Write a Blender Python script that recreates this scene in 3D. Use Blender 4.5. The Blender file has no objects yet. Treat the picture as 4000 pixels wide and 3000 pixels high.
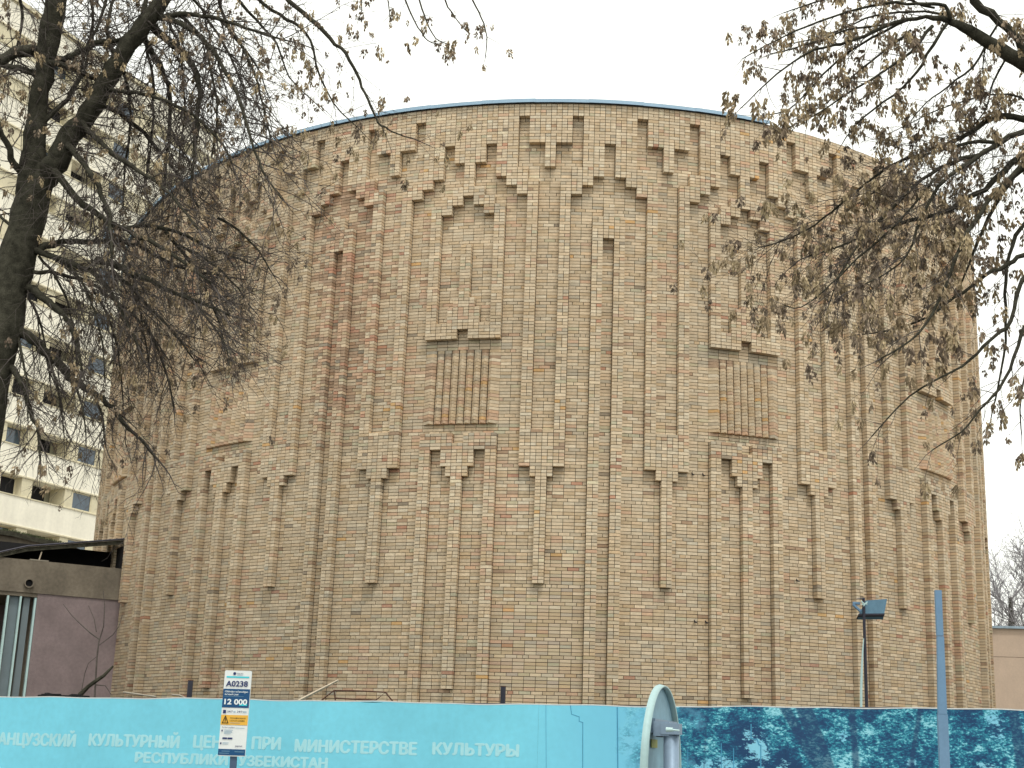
import bpy, bmesh, math, random
import numpy as np
from mathutils import Vector, Matrix
random.seed(7); RNG = np.random.default_rng(7)
SC = bpy.context.scene
COL = SC.collection
EYE = 1.6                                   # camera height above the ground

# ------------------------------------------------------------------ camera
CX, CY = 1.485242, -29.283307
YAW, PIT, ROLL, FPX = -0.049114, 0.241319, 0.028307, 5201.713
PPX, PPY = 2148.302, 1675.453
def cam_axes():
    cy, sy = math.cos(YAW), math.sin(YAW); cp, sp = math.cos(PIT), math.sin(PIT)
    cr, sr = math.cos(ROLL), math.sin(ROLL)
    w = np.array([sy*cp, cy*cp, sp]); rt = np.array([cy, -sy, 0.0]); up = np.cross(rt, w)
    return cr*rt+sr*up, -sr*rt+cr*up, w
AR, AU, AW = cam_axes()
CAM = np.array([CX, CY, EYE])
cd = bpy.data.cameras.new('camera'); cam = bpy.data.objects.new('camera', cd); COL.objects.link(cam)
cd.sensor_width = 36.0; cd.lens = FPX/4000*36.0
cd.shift_x = -(PPX-2000)/4000; cd.shift_y = (PPY-1500)/4000
cd.clip_start = 0.1; cd.clip_end = 3000
cam.matrix_world = Matrix(((AR[0], AU[0], -AW[0], CAM[0]), (AR[1], AU[1], -AW[1], CAM[1]), (AR[2], AU[2], -AW[2], CAM[2]), (0, 0, 0, 1)))
SC.camera = cam

# ------------------------------------------------------------------ light
world = bpy.data.worlds.new('World'); SC.world = world; world.use_nodes = True
wn = world.node_tree; wn.nodes.clear()
wo = wn.nodes.new('ShaderNodeOutputWorld'); wb = wn.nodes.new('ShaderNodeBackground')
sky = wn.nodes.new('ShaderNodeTexSky'); sky.sky_type = 'NISHITA'; sky.sun_disc = False
SUN_EL, SUN_AZ = 64, 158                    # a bright overcast sky with a weak sun behind the cloud
sky.sun_elevation = math.radians(SUN_EL); sky.sun_rotation = math.radians(SUN_AZ)
sky.dust_density = 3.0
mx = wn.nodes.new('ShaderNodeMix'); mx.data_type = 'RGBA'; mx.inputs[0].default_value = 0.88
mx.inputs[7].default_value = (14.2, 14.3, 13.2, 1)      # the cloud layer
wn.links.new(sky.outputs[0], mx.inputs[6]); wn.links.new(mx.outputs[2], wb.inputs[0])
wb.inputs[1].default_value = 0.1
wn.links.new(wb.outputs[0], wo.inputs[0])
sd = bpy.data.lights.new('sun', 'SUN'); sd.energy = 1.5; sd.angle = math.radians(10); sd.color = (1.0, 0.95, 0.87)
sun = bpy.data.objects.new('sun', sd); COL.objects.link(sun)
az = math.radians(SUN_AZ); el = math.radians(SUN_EL)
sdir = Vector((math.sin(az)*math.cos(el), math.cos(az)*math.cos(el), math.sin(el)))
sun.rotation_euler = (-sdir).to_track_quat('-Z', 'Y').to_euler()
sun.location = (10, -20, 40)
SC.view_settings.view_transform = 'Standard'; SC.view_settings.look = 'None'
SC.view_settings.exposure = 0.16; SC.view_settings.gamma = 1.0
SC.view_settings.use_curve_mapping = False

# ------------------------------------------------------------------ helpers
def ray(px, py):
    return (px-PPX)/FPX*AR-(py-PPY)/FPX*AU+AW
def at(px, py, Y):
    d = ray(px, py); return CAM+d*((Y-CAM[1])/d[1])
def on_plane(px, py, P0, N):
    d = ray(px, py); t = ((np.array(P0)-CAM)@N)/(d@N); return CAM+t*d
def psize(p):                                # metres per photo pixel at p
    return float((np.array(p)-CAM)@AW)/FPX
def proj(p):
    d = np.array(p)-CAM; z = d@AW
    return PPX+FPX*(d@AR)/z, PPY-FPX*(d@AU)/z

def srgb(r, g, b):
    f = lambda c: (c/255/12.92) if c/255 <= 0.04045 else ((c/255+0.055)/1.055)**2.4
    return (f(r), f(g), f(b))

class MB:
    """collects polygons, links them as one mesh object"""
    def __init__(s): s.v = []; s.f = []; s.c = []
    def add(s, verts, faces, col=None):
        o = len(s.v); s.v.extend([tuple(map(float, p)) for p in verts]); s.f.extend([tuple(i+o for i in f) for f in faces])
        s.c.extend([col or (1, 1, 1)]*len(verts))
    def box(s, lo, hi, M=None, col=None):
        x0, y0, z0 = lo; x1, y1, z1 = hi
        vs = [(x0, y0, z0), (x1, y0, z0), (x1, y1, z0), (x0, y1, z0), (x0, y0, z1), (x1, y0, z1), (x1, y1, z1), (x0, y1, z1)]
        if M is not None: vs = [M @ Vector(v) for v in vs]
        s.add(vs, BOXF, col)
    def prism(s, c8, col=None): s.add(c8, BOXF, col)
    def tube(s, pts, rads, n=6, cap=True, col=None):
        pts = [np.array(p, float) for p in pts]; rings = []
        prev = None; o = len(s.v); vs = []
        for i, p in enumerate(pts):
            t = pts[min(i+1, len(pts)-1)]-pts[max(i-1, 0)]; L = np.linalg.norm(t); t = t/L if L > 0 else np.array([0, 0, 1.])
            if prev is None:
                a = np.array([0, 0, 1.]) if abs(t[2]) < .9 else np.array([1., 0, 0]); prev = np.cross(t, a)
            prev = prev-t*(prev@t); prev /= (np.linalg.norm(prev)+1e-12); b = np.cross(t, prev)
            for k in range(n):
                a = 2*math.pi*k/n; vs.append(p+rads[i]*(math.cos(a)*prev+math.sin(a)*b))
        fs = []
        for i in range(len(pts)-1):
            for k in range(n):
                a = i*n+k; b2 = i*n+(k+1) % n; fs.append((a, b2, b2+n, a+n))
        if cap: fs.append(tuple(range(n))[::-1]); fs.append(tuple(range((len(pts)-1)*n, len(pts)*n)))
        s.add(vs, fs, col)
    def build(s, name, mat, parent=None, smooth=False, color=False):
        me = bpy.data.meshes.new(name); me.from_pydata(s.v, [], s.f)
        if color:
            ca = me.color_attributes.new('tint', 'FLOAT_COLOR', 'POINT')
            a = np.ones((len(s.v), 4), np.float32); a[:, :3] = np.array(s.c, np.float32); ca.data.foreach_set('color', a.ravel())
        if smooth: me.polygons.foreach_set('use_smooth', [True]*len(me.polygons))
        me.materials.append(mat); me.update()
        return link(name, me, parent)
BOXF = [(0, 3, 2, 1), (4, 5, 6, 7), (0, 1, 5, 4), (1, 2, 6, 5), (2, 3, 7, 6), (3, 0, 4, 7)]
def link(name, me, parent=None):
    o = bpy.data.objects.new(name, me); COL.objects.link(o)
    if parent is not None: o.parent = parent; o.matrix_parent_inverse = parent.matrix_world.inverted()
    return o
def tag(o, label=None, cat=None, group=None, kind=None):
    if label: o['label'] = label
    if cat: o['category'] = cat
    if group: o['group'] = group
    if kind: o['kind'] = kind
    return o
def thing(name, label, cat, loc=(0, 0, 0), group=None):
    o = bpy.data.objects.new(name, None); COL.objects.link(o); o.location = tuple(map(float, loc)); o.empty_display_size = .2
    o.matrix_world = Matrix.Translation(Vector(tuple(map(float, loc))))
    return tag(o, label, cat, group)

def material(name, col, rough=.8, metal=0, noise=0.15, nscale=8, bump=0.0, bscale=60, attr=False, spec=.3, extra=None, streak=0):
    m = bpy.data.materials.new(name); m.use_nodes = True; nt = m.node_tree; b = nt.nodes['Principled BSDF']
    b.inputs['Roughness'].default_value = rough; b.inputs['Metallic'].default_value = metal
    b.inputs['Specular IOR Level'].default_value = spec
    tc = nt.nodes.new('ShaderNodeTexCoord')
    if attr:
        ca = nt.nodes.new('ShaderNodeAttribute'); ca.attribute_name = 'tint'; base = ca.outputs['Color']
    else:
        rgb = nt.nodes.new('ShaderNodeRGB'); rgb.outputs[0].default_value = (*col, 1); base = rgb.outputs[0]
    def mul(src, scale, amt, det=4, vec=None):
        n = nt.nodes.new('ShaderNodeTexNoise'); n.inputs['Scale'].default_value = scale; n.inputs['Detail'].default_value = det
        nt.links.new(vec or tc.outputs['Object'], n.inputs['Vector'])
        mr = nt.nodes.new('ShaderNodeMapRange'); mr.inputs[1].default_value = .3; mr.inputs[2].default_value = .7
        mr.inputs[3].default_value = 1-amt; mr.inputs[4].default_value = 1+amt
        nt.links.new(n.outputs[0], mr.inputs[0])
        x = nt.nodes.new('ShaderNodeVectorMath'); x.operation = 'SCALE'
        nt.links.new(src, x.inputs[0]); nt.links.new(mr.outputs[0], x.inputs['Scale']); return x.outputs[0]
    out = mul(base, nscale, noise) if noise else base
    if noise: out = mul(out, nscale*9, noise*.7, 3)
    if streak:
        mp = nt.nodes.new('ShaderNodeMapping'); mp.inputs['Scale'].default_value = (1, 1, .08)
        nt.links.new(tc.outputs['Object'], mp.inputs[0]); out = mul(out, 2.2, streak, 5, mp.outputs[0])
    if extra: out = extra(nt, tc, out)
    nt.links.new(out, b.inputs['Base Color'])
    if bump:
        n = nt.nodes.new('ShaderNodeTexNoise'); n.inputs['Scale'].default_value = bscale; n.inputs['Detail'].default_value = 5
        nt.links.new(tc.outputs['Object'], n.inputs['Vector'])
        bp = nt.nodes.new('ShaderNodeBump'); bp.inputs['Strength'].default_value = bump; bp.inputs['Distance'].default_value = .01
        nt.links.new(n.outputs[0], bp.inputs['Height']); nt.links.new(bp.outputs[0], b.inputs['Normal'])
    return m

M = {}
M['brick'] = material('brick', (1, 1, 1), .93, attr=True, noise=.1, nscale=14, bump=.5, bscale=90, spec=.15)
M['mortar'] = material('mortar', (.075, .06, .045), .97, noise=.3, nscale=3, spec=.05)
M['plain_brick'] = material('plain_brick', (.38, .31, .21), .95, noise=.15)
M['roofing'] = material('roofing', (.08, .08, .085), .9)
M['flashing'] = material('flashing', srgb(150, 178, 200), .5, .2, noise=.05, nscale=2)
M['asphalt'] = material('asphalt', (.05, .05, .052), .95, noise=.2, nscale=6, bump=.4, bscale=120)
M['paving'] = material('paving', (.16, .155, .145), .95, noise=.2, nscale=3)
M['soil'] = material('soil', (.075, .065, .05), 1, noise=.3, nscale=2)
M['bark'] = material('bark', (.052, .050, .038), 1, noise=.45, nscale=9, bump=1.0, bscale=40, spec=.05)
M['twig'] = material('twig', (.095, .083, .076), 1, noise=.3, nscale=3, spec=.1)
M['far_twig'] = material('far_twig', (.26, .25, .265), 1, noise=.3, nscale=1)  # paler than the near twigs: haze and skylight painted into the colour
M['seed'] = material('seed', (.38, .28, .17), .95, noise=.2, nscale=11, attr=True, spec=.1)
M['concrete'] = material('concrete', srgb(116, 108, 96), .95, noise=.18, nscale=1.4, bump=.4, bscale=30, streak=.15)
M['pink_render'] = material('pink_render', srgb(130, 117, 118), .95, noise=.12, nscale=1.6, bump=.5, bscale=50)
M['dark_metal'] = material('dark_metal', (.035, .035, .05), .5, .3)
M['rust'] = material('rust', (.10, .05, .035), .9)
M['wood'] = material('wood', (.52, .44, .34), .85)
M['grey_wood'] = material('grey_wood', (.30, .27, .22), .85)
M['blue_grey'] = material('blue_grey', srgb(112, 124, 130), .5, .0, noise=.06, nscale=4, streak=.06)
M['post_blue'] = material('post_blue', srgb(105, 138, 168), .5, noise=.06, nscale=6)
M['pale'] = material('pale', srgb(178, 205, 205), .5, noise=.04)
M['black'] = material('black', (.012, .012, .014), .9)
M['moss'] = material('moss', (.06, .075, .035), 1, noise=.5, nscale=7)
M['cream'] = material('cream', srgb(243, 238, 222), .85, noise=.05, nscale=.6, streak=.05)
M['cream_dim'] = material('cream_dim', srgb(215, 206, 178), .85, noise=.08, nscale=.8)
M['glass'] = material('glass', (.045, .075, .11), .12, 0, noise=.2, nscale=.5, spec=.8)
M['low_wall'] = material('low_wall', srgb(196, 177, 160), .95, noise=.06, nscale=2, bump=.2, bscale=20, streak=.05)
M['white_paint'] = material('white_paint', (.72, .76, .76), .5, noise=.03)
M['cap_metal'] = material('cap_metal', srgb(150, 170, 185), .5, .2)

# ------------------------------------------------------------------ ground
def sheet(name, pts, z, mat, thick=None):
    m = MB(); n = len(pts)
    if thick:
        m.add([(x, y, z-thick) for x, y in pts]+[(x, y, z) for x, y in pts], [tuple(range(n, 2*n))]+[(i, (i+1) % n, n+(i+1) % n, n+i) for i in range(n)])
    else: m.add([(x, y, z) for x, y in pts], [tuple(range(n))])
    return tag(m.build(name, mat), kind='structure')
sheet('ground', [(-900, -900), (900, -900), (900, 900), (-900, 900)], 0, M['soil'])
sheet('road', [(-80, -26.5), (80, -26.5), (80, -40), (-80, -40)], .004, M['asphalt'])
sheet('pavement', [(-80, -26.4), (80, -26.4), (80, -11), (-80, -11)], .13, M['paving'], .13)
GP = .13                                     # pavement level

# ------------------------------------------------------------------ the curved brick building
H = .0778; ZB = 1.374+EYE                    # course height; level of course 0
def K(s):
    a = (s-2)/10; return .07573+.008669*a-.005695*a*a
SS = np.arange(-90*.26, 100*.26+.001, .065)
kk = K(SS); TH = np.concatenate([[0], np.cumsum((kk[1:]+kk[:-1])/2*np.diff(SS))]); i0 = int(np.argmin(abs(SS-8*.26))); TH -= TH[i0]
tm = (TH[1:]+TH[:-1])/2
WX = np.concatenate([[0], np.cumsum(np.cos(tm)*np.diff(SS))]); WX -= WX[i0]
WY = np.concatenate([[0], np.cumsum(np.sin(tm)*np.diff(SS))]); WY -= WY[i0]
def wp(u, d, z):
    s = u*.26; th = np.interp(s, SS, TH)
    return (float(np.interp(s, SS, WX)+d*math.sin(th)), float(np.interp(s, SS, WY)-d*math.cos(th)), z)
ULO, UHI, RLO, RHI = -84, 90, -38, 179
BASE, FRONT = -.16, 0.0
LV = {}                                       # half-cell distance a -> raised intervals of courses
def ranges(a):
    # a = distance (in stretchers) of the half cell's centre from the axis of the panel bay
    if a < .5: return [(0, 71), (106, 133), (149, 179)]
    if a < 1.0: return [(61, 74), (103, 116), (146, 152), (160, 179)]
    if a < 1.5: return [(64, 74), (103, 113), (146, 152), (160, 179)]
    if a < 2.5: return [(69, 74), (103, 108), (143, 149), (166, 179)]
    if a < 3.5: return [(-99, 74), (103, 146), (155, 179)]
    if a < 4.5: return [(152, 179)]
    if a < 5.5: return [(149, 158), (175, 179)]
    if a < 6.5: return [(64, 154), (166, 179)]
    if a < 7.0: return [(61, 75), (166, 179)]
    if a < 8.0: return [(30, 75), (158, 179)]
    if a < 8.5: return [(61, 75), (166, 179)]
    if a < 9.5: return [(64, 154), (166, 179)]
    if a < 10.5: return [(149, 158), (175, 179)]
    if a < 11.5: return [(152, 179)]
    if a < 12.5: return [(-99, 142), (155, 179)]
    return [(135, 146), (166, 179)]
for k in range(26): LV[k] = ranges((k+.5)/2)
def fold(u): return abs(((u+13) % 26)-13)
NC = (UHI-ULO)*2
RAISED = np.zeros((NC+2, RHI-RLO+2), bool)
for c in range(NC):
    a = fold(ULO+(c+.5)/2)
    for lo, hi in LV[min(25, int(a*2))]:
        RAISED[c+1, max(lo, RLO)-RLO+1:min(hi, RHI)-RLO+1] = True
RAISED[:, -1] = True
def is_panel(u, r): return fold(u) < 3.5 and 77 <= r < 100

def vnoise(x, y, seed=0):
    def h(i, j):
        n = (i*374761393+j*668265263+seed*974711) & 0xffffffff; n = ((n ^ (n >> 13))*1274126177) & 0xffffffff
        return (n & 0xffff)/65535.
    i, j = math.floor(x), math.floor(y); fx, fy = x-i, y-j; fx = fx*fx*(3-2*fx); fy = fy*fy*(3-2*fy)
    return (h(i, j)*(1-fx)+h(i+1, j)*fx)*(1-fy)+(h(i, j+1)*(1-fx)+h(i+1, j+1)*fx)*fy
PAL = {'beige': (.575, .462, .325), 'cream': (.64, .53, .385), 'sand': (.53, .41, .27), 'pink': (.56, .39, .27), 'grey': (.485, .41, .305),
       'green': (.50, .445, .31), 'orange': (.60, .38, .18), 'red': (.47, .27, .185), 'dark': (.31, .255, .19), 'brown': (.40, .28, .19)}
def brick_colour(u, r, raised, top_dirt=False, panel=False):
    n1 = vnoise(u*.22+50, r*.035+9, 1); n2 = vnoise(u*.5+9, r*.12+3, 2); n3 = vnoise(u*.09+5, r*.02, 3)
    w = {'beige': 5, 'cream': 1.6+2.6*max(0, n2-.45)*2, 'sand': 1.5, 'pink': .3+2.4*max(0, n1-.52)*2, 'grey': .3+1.0*max(0, .5-n1), 'green': .15+.5*max(0, .42-n2),
         'orange': .035, 'red': .04+.12*max(0, n1-.55), 'dark': .03, 'brown': .12}
    st = math.exp(-((u+12.2)/2.9)**2)*(1 if r < 158 else 0)*min(1, max(0, (r-70)/25))
    if u < -15.4: st *= .55
    if st > 0: w['brown'] += 10*st; w['red'] += 2.0*st; w['pink'] += 5*st; w['dark'] += 1.6*st; w['cream'] *= 1-.8*st
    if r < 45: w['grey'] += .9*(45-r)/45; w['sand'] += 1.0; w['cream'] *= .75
    if panel: w['pink'] += 3.5*max(0, (94-r)/17); w['orange'] += .25; w['sand'] += 2
    if not raised and 74 <= r < 77: w['grey'] += 3; w['green'] += 2.5
    if not raised and 100 <= r < 103: w['grey'] += 3; w['green'] += 1.5
    if top_dirt: w['grey'] += 7; w['brown'] += 5; w['dark'] += 1
    ks = list(w); t = RNG.random()*sum(w.values()); c = ks[0]
    for k in ks:
        t -= w[k]
        if t <= 0: c = k; break
    v = 1+.055*RNG.standard_normal()
    dim = 1.0-.13*max(0, min(1, (-u-2)/30))-.12*max(0, (55-r)/60)  # shade painted into the tint: darker leftwards and low down, lighter at top
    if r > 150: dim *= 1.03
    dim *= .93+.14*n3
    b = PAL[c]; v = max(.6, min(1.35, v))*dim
    j = 1+.022*RNG.standard_normal()
    return (min(.72, b[0]*v*j), min(.64, b[1]*v), min(.5, b[2]*v/j))

building = thing('brick_building', 'curved windowless tan brick drum with stepped relief patterns, pilasters and a pale metal roof edge', 'building', (0, 0, 0))
JT = .023                                     # half joint, in stretchers
bricks = []                                   # (u0, u1, r, d0, d1, colour)
def emit(u0, u1, r, raised, colour, du=0):
    jit = RNG.uniform(-.003, .004)
    front = (FRONT if raised else BASE)+jit
    bricks.append((u0+JT, u1-JT, r, front, (BASE-.004) if raised else front-.05, colour, raised))
for r in range(RLO, RHI):
    row = RAISED[:, r-RLO+1]; c = 0; bondrow = (r % 5 == 4)
    while c < NC:
        pan = is_panel(ULO+(c+.5)/2, r)
        e = c+1
        while e < NC and row[e+1] == row[c+1] and is_panel(ULO+(e+.5)/2, r) == pan: e += 1
        raised = bool(row[c+1])
        if not pan:
            x = c
            wide = (e-c) > 2
            dirt = raised and wide and (r+2 < RHI) and (not RAISED[(c+e)//2+1, r-RLO+2] or not RAISED[(c+e)//2+1, min(r-RLO+3, RHI-RLO)]) and r < 170
            while x < e:
                uc = ULO+x/2
                full_aligned = ((x+ULO*2) % 2 == 1)          # stretchers sit on half-integer edges
                if raised:
                    stretcher = bondrow and full_aligned and x+1 < e
                    if not bondrow and full_aligned and x+1 < e and RNG.random() < .07: stretcher = True
                else:
                    if bondrow: stretcher = (not full_aligned) and x+1 < e
                    else: stretcher = full_aligned and x+1 < e
                    if bondrow and x+1 < e and (x*7+r*3) % 11 == 0: stretcher = False
                n = 2 if stretcher else 1
                u0, u1 = uc, uc+n/2
                if bondrow and not raised and wide:
                    s_ = .14*((r*37) % 3-1)
                    if x > c: u0 += s_
                    if x+n < e: u1 += s_
                ddirt = dirt and not (not RAISED[x+1, r-RLO+1])
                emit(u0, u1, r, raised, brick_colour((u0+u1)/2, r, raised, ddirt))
                x += n
        c = e
print('bricks', len(bricks))
# the nearest bricks one can see above the fence are parts of their own
def score(b):
    u = (b[0]+b[1])/2; p = wp(u, b[3], ZB+b[2]*H)
    if p[2] < 2.98 or (b[1]-b[0]) < .8: return 1e9
    th = float(np.interp(u*.26, SS, TH)); n = np.array([math.sin(th), -math.cos(th), 0]); v = CAM-np.array(p); L = np.linalg.norm(v)
    return L*L/max(.05, float(n@v)/L)
order = sorted(range(len(bricks)), key=lambda i: score(bricks[i]))
single = set(order[:300])
def corners(u0, u1, d0, d1, z0, z1):
    a = wp(u0, d0, 0); b = wp(u1, d0, 0); c_ = wp(u1, d1, 0); d_ = wp(u0, d1, 0)
    return [(a[0], a[1], z0), (b[0], b[1], z0), (c_[0], c_[1], z0), (d_[0], d_[1], z0), (a[0], a[1], z1), (b[0], b[1], z1), (c_[0], c_[1], z1), (d_[0], d_[1], z1)]
mass = MB()
proto = {}
def brick_mesh(cat, shade):
    """a unit brick (front at y=-.5) with chipped edges, in one of the few shared tints"""
    key = (cat, shade)
    if key not in proto:
        m = MB(); b = .035
        vs = [(-.5, -.5+.0, -.5), (.5, -.5, -.5), (.5, .5, -.5), (-.5, .5, -.5), (-.5, -.5, .5), (.5, -.5, .5), (.5, .5, .5), (-.5, .5, .5)]
        m.add(vs, BOXF, shade)
        me = bpy.data.meshes.new('brick'); me.from_pydata(m.v, [], m.f); me.materials.append(M['brick'])
        ca = me.color_attributes.new('tint', 'FLOAT_COLOR', 'POINT'); a = np.ones((8, 4), np.float32); a[:, :3] = shade; ca.data.foreach_set('color', a.ravel())
        proto[key] = me
    return proto[key]
for i, (u0, u1, r, df, db, colr, raised) in enumerate(bricks):
    zc = ZB+r*H+RNG.uniform(-.0012, .0012); z0, z1 = zc+.006, zc+H-.006
    if i in single:
        q = tuple(round(x/.02)*.02 for x in colr)
        pf0, pf1 = np.array(wp(u0, df, 0)), np.array(wp(u1, df, 0)); L = np.linalg.norm(pf1-pf0); t = (pf1-pf0)/L; n = np.array([t[1], -t[0], 0])
        dep = df-db; ctr = (pf0+pf1)/2-n*dep/2
        o = link('brick', brick_mesh('s', q), building)
        o.matrix_world = Matrix(((t[0]*L, -n[0]*dep, 0, ctr[0]), (t[1]*L, -n[1]*dep, 0, ctr[1]), (0, 0, z1-z0, (z0+z1)/2), (0, 0, 0, 1)))
    else:
        mass.prism(corners(u0, u1, df, db, z0, z1), colr)
# fluted panels: bricks set corner-out, leaning forward towards the foot
for pc in range(-78, 104, 26):
    if pc-3.5 < ULO or pc+3.5 > UHI: continue
    for r in range(77, 100):
        t = min(1, (100-r)/23); vl = -.006+.062*t; pk = vl+.088
        amp = min(1, (100-r)/4)
        pk = vl+(pk-vl)*amp
        z0, z1 = ZB+r*H+.005, ZB+(r+1)*H-.005
        for k in range(-4, 5):
            c0 = k*.18/.26
            ul = -3.5 if k == -4 else c0-.079/.26; ur = 3.5 if k == 4 else c0+.079/.26
            dl = -.002 if k == -4 else vl; dr = -.002 if k == 4 else vl
            jj = RNG.uniform(-.008, .008); g = 0
            for (mm, inset, zz0, zz1) in ((mass, 0, z0, z1),):
                prof = [(pc+ul+g, BASE+dl), (pc+c0+RNG.uniform(-.02, .02), BASE+pk+jj), (pc+ur-g, BASE+dr)]
                top = [wp(u, d, zz1) for u, d in prof]+[wp(prof[2][0], BASE-.03, zz1), wp(prof[0][0], BASE-.03, zz1)]
                bot = [(p[0], p[1], zz0) for p in top]
                f = [(0, 1, 6, 5), (1, 2, 7, 6), (2, 3, 8, 7), (3, 4, 9, 8), (4, 0, 5, 9), (4, 3, 2, 1, 0), (5, 6, 7, 8, 9)]
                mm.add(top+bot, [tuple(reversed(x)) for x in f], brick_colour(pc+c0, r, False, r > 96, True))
mass.build('brickwork', M['brick'], building, color=True)['kind'] = 'stuff'
# mortar behind and between the bricks
mo = MB(); RC = .022
nn = NC+1
us = [ULO+i/2 for i in range(nn)]
zl, zh = -0.05, ZB+RHI*H
bp_ = [wp(u, BASE-RC, 0) for u in us]
mo.add([(p[0], p[1], zl) for p in bp_]+[(p[0], p[1], zh) for p in bp_], [(i, i+1, nn+i+1, nn+i) for i in range(nn-1)])
for r in range(RLO, RHI):
    row = RAISED[:, r-RLO+1]; up = RAISED[:, r-RLO+2]; dn = RAISED[:, r-RLO]
    for c in range(NC):
        if not row[c+1]: continue
        u0, u1 = ULO+c/2, ULO+(c+1)/2
        L_, R_ = not row[c], not row[c+2]
        if L_: u0 += .06
        if R_: u1 -= .06
        z0 = ZB+r*H+(.014 if not dn[c+1] else 0); z1 = ZB+(r+1)*H-(.014 if not up[c+1] else 0)
        q = corners(u0, u1, FRONT-RC, BASE-RC, z0, z1)
        f = [(0, 1, 5, 4)]
        if R_: f.append((1, 2, 6, 5))
        if L_: f.append((3, 0, 4, 7))
        if not dn[c+1]: f.append((0, 3, 2, 1))
        if not up[c+1]: f.append((4, 5, 6, 7))
        mo.add(q, f)
for pc in range(-78, 104, 26):
    if pc-3.5 < ULO or pc+3.5 > UHI: continue
    prof = [(-3.45, -.01)]+[(k*.18/.26/1 if j == 0 else (k*.18+.09)/.26, 0 if j else 1) for k in range(-4, 5) for j in (0, 1) if not (k == 4 and j == 1)]+[(3.45, -.01)]
    n = len(prof)
    def ring(r):
        t = max(0, min(1, (100-r)/23)); amp = min(1, (100-r)/4); vl = -.006+.062*t; pk = vl+.088*amp
        return [wp(pc+u, BASE-.024+(pk-.02*amp if h == 1 else (vl-.022*amp if h == 0 else -.002)), ZB+r*H+(.014 if r == 77 else 0)) for u, h in prof]
    vs = []; rr_ = list(range(77, 101))
    for r in rr_: vs += ring(r)
    f = [(i*n+j, i*n+j+1, (i+1)*n+j+1, (i+1)*n+j) for i in range(len(rr_)-1) for j in range(n-1)]
    vs += [wp(pc-3.45, BASE-.03, ZB+77*H+.014), wp(pc+3.45, BASE-.03, ZB+77*H+.014)]
    f.append(tuple([len(vs)-2, len(vs)-1]+list(range(n-1, -1, -1))))
    mo.add(vs, f)
mo.build('mortar', M['mortar'], building)
# rear of the building, roof, top edge
ZT = ZB+RHI*H
back = [wp(UHI, BASE-.02, 0), (13.0, 20, 0), (11.5, 26, 0), (7, 31, 0), (0, 34, 0), (-8, 32.5, 0), (-14, 27, 0), (-16.9, 21, 0), wp(ULO, BASE-.02, 0)]
bw = MB()
for a, b in zip(back[:-1], back[1:]): bw.add([(a[0], a[1], -.05), (b[0], b[1], -.05), (b[0], b[1], ZT), (a[0], a[1], ZT)], [(0, 1, 2, 3)])
bw.build('rear_wall', M['plain_brick'], building)
rf = MB(); ring = [wp(u, -.35, 0) for u in range(ULO, UHI+1, 2)]+[(p[0]*.97, p[1]*.98, 0) for p in back[1:-1]]
rf.add([(p[0], p[1], ZT-.12) for p in ring], [tuple(range(len(ring)))])
rf.build('roof', M['roofing'], building)
cp = MB()
for u in range(ULO, UHI, 2): cp.prism(corners(u, u+2, FRONT-.03, -.40, ZT, ZT+.03+.004*(u % 4 == 0)))
cp.build('parapet_top', material('parapet_mortar', (.26, .20, .14), .95, noise=.25, nscale=4), building)
u = ULO; k = 0
while u < 28.4:
    u2 = min(u+5.0, 28.6); f = MB()
    o_ = .004*(k % 2); n = 3; z0, z1 = ZT+.006+o_, ZT+.092+o_
    for j in range(n):
        a, b = u+(u2-u)*j/n-(.06 if j == 0 else 0), u+(u2-u)*(j+1)/n
        f.prism(corners(a, b, .075+o_, .07+o_-.001, z0, z1)); f.prism(corners(a, b, .075+o_, -.42, z1-.006+o_, z1+o_+.001))
    f.build('flashing_strip', M['flashing'], building); u = u2; k += 1
# small fixings left in the brickwork
for px, py in ((2748, 1850), (2790, 1852), (2706, 1848), (2712, 2430), (2752, 2432), (2786, 2436), (3108, 2272)):
    p = None
    best = min(((abs(proj(wp(uu/4, BASE, ZB+rr*H))[0]-px)+abs(proj(wp(uu/4, BASE, ZB+rr*H))[1]-py)), uu/4, rr) for uu in range(60, 150) for rr in range(5, 80))
    m = MB(); z = ZB+best[2]*H
    a = wp(best[1], BASE, z); b = wp(best[1]+.05, BASE+.09, z-.03); m.tube([a, b], [.022, .012], 5)
    b2 = wp(best[1]-.12, BASE+.05, z+.03); m.tube([a, b2], [.016, .008], 5)
    m.build('wall_fixing', M['dark_metal'], building)

# ------------------------------------------------------------------ apartment block far behind, on the left
aza = .3756; AD = np.array([math.sin(aza), math.cos(aza), 0]); AN = np.array([math.cos(aza), -math.sin(aza), 0]); AP = np.array([-31.259, 45.717, 0])
def al(a, o, z): p = AP+AD*a+AN*o; return (p[0], p[1], z)
apt = thing('apartment_block', 'tall cream apartment block with long balcony bands and dark window recesses, behind the tree', 'building', al(0, 0, 0))
def abox(m, a0, a1, o0, o1, z0, z1): m.prism([al(a0, o1, z0), al(a1, o1, z0), al(a1, o0, z0), al(a0, o0, z0), al(a0, o1, z1), al(a1, o1, z1), al(a1, o0, z1), al(a0, o0, z1)])
A0, A1 = -26, 12
m = MB(); abox(m, A0, A1, -14, -1.25, 0, 40.5); m.build('core_wall', material('recess_wall', srgb(140, 138, 120), .9, noise=.15, nscale=.7), apt)  # darker than the bands: recess shade painted into the wall colour
FH = 2.85; ztop = 14.6+EYE
levels = [ztop+FH*i for i in range(-5, 10)]
PER = 13.0
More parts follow.
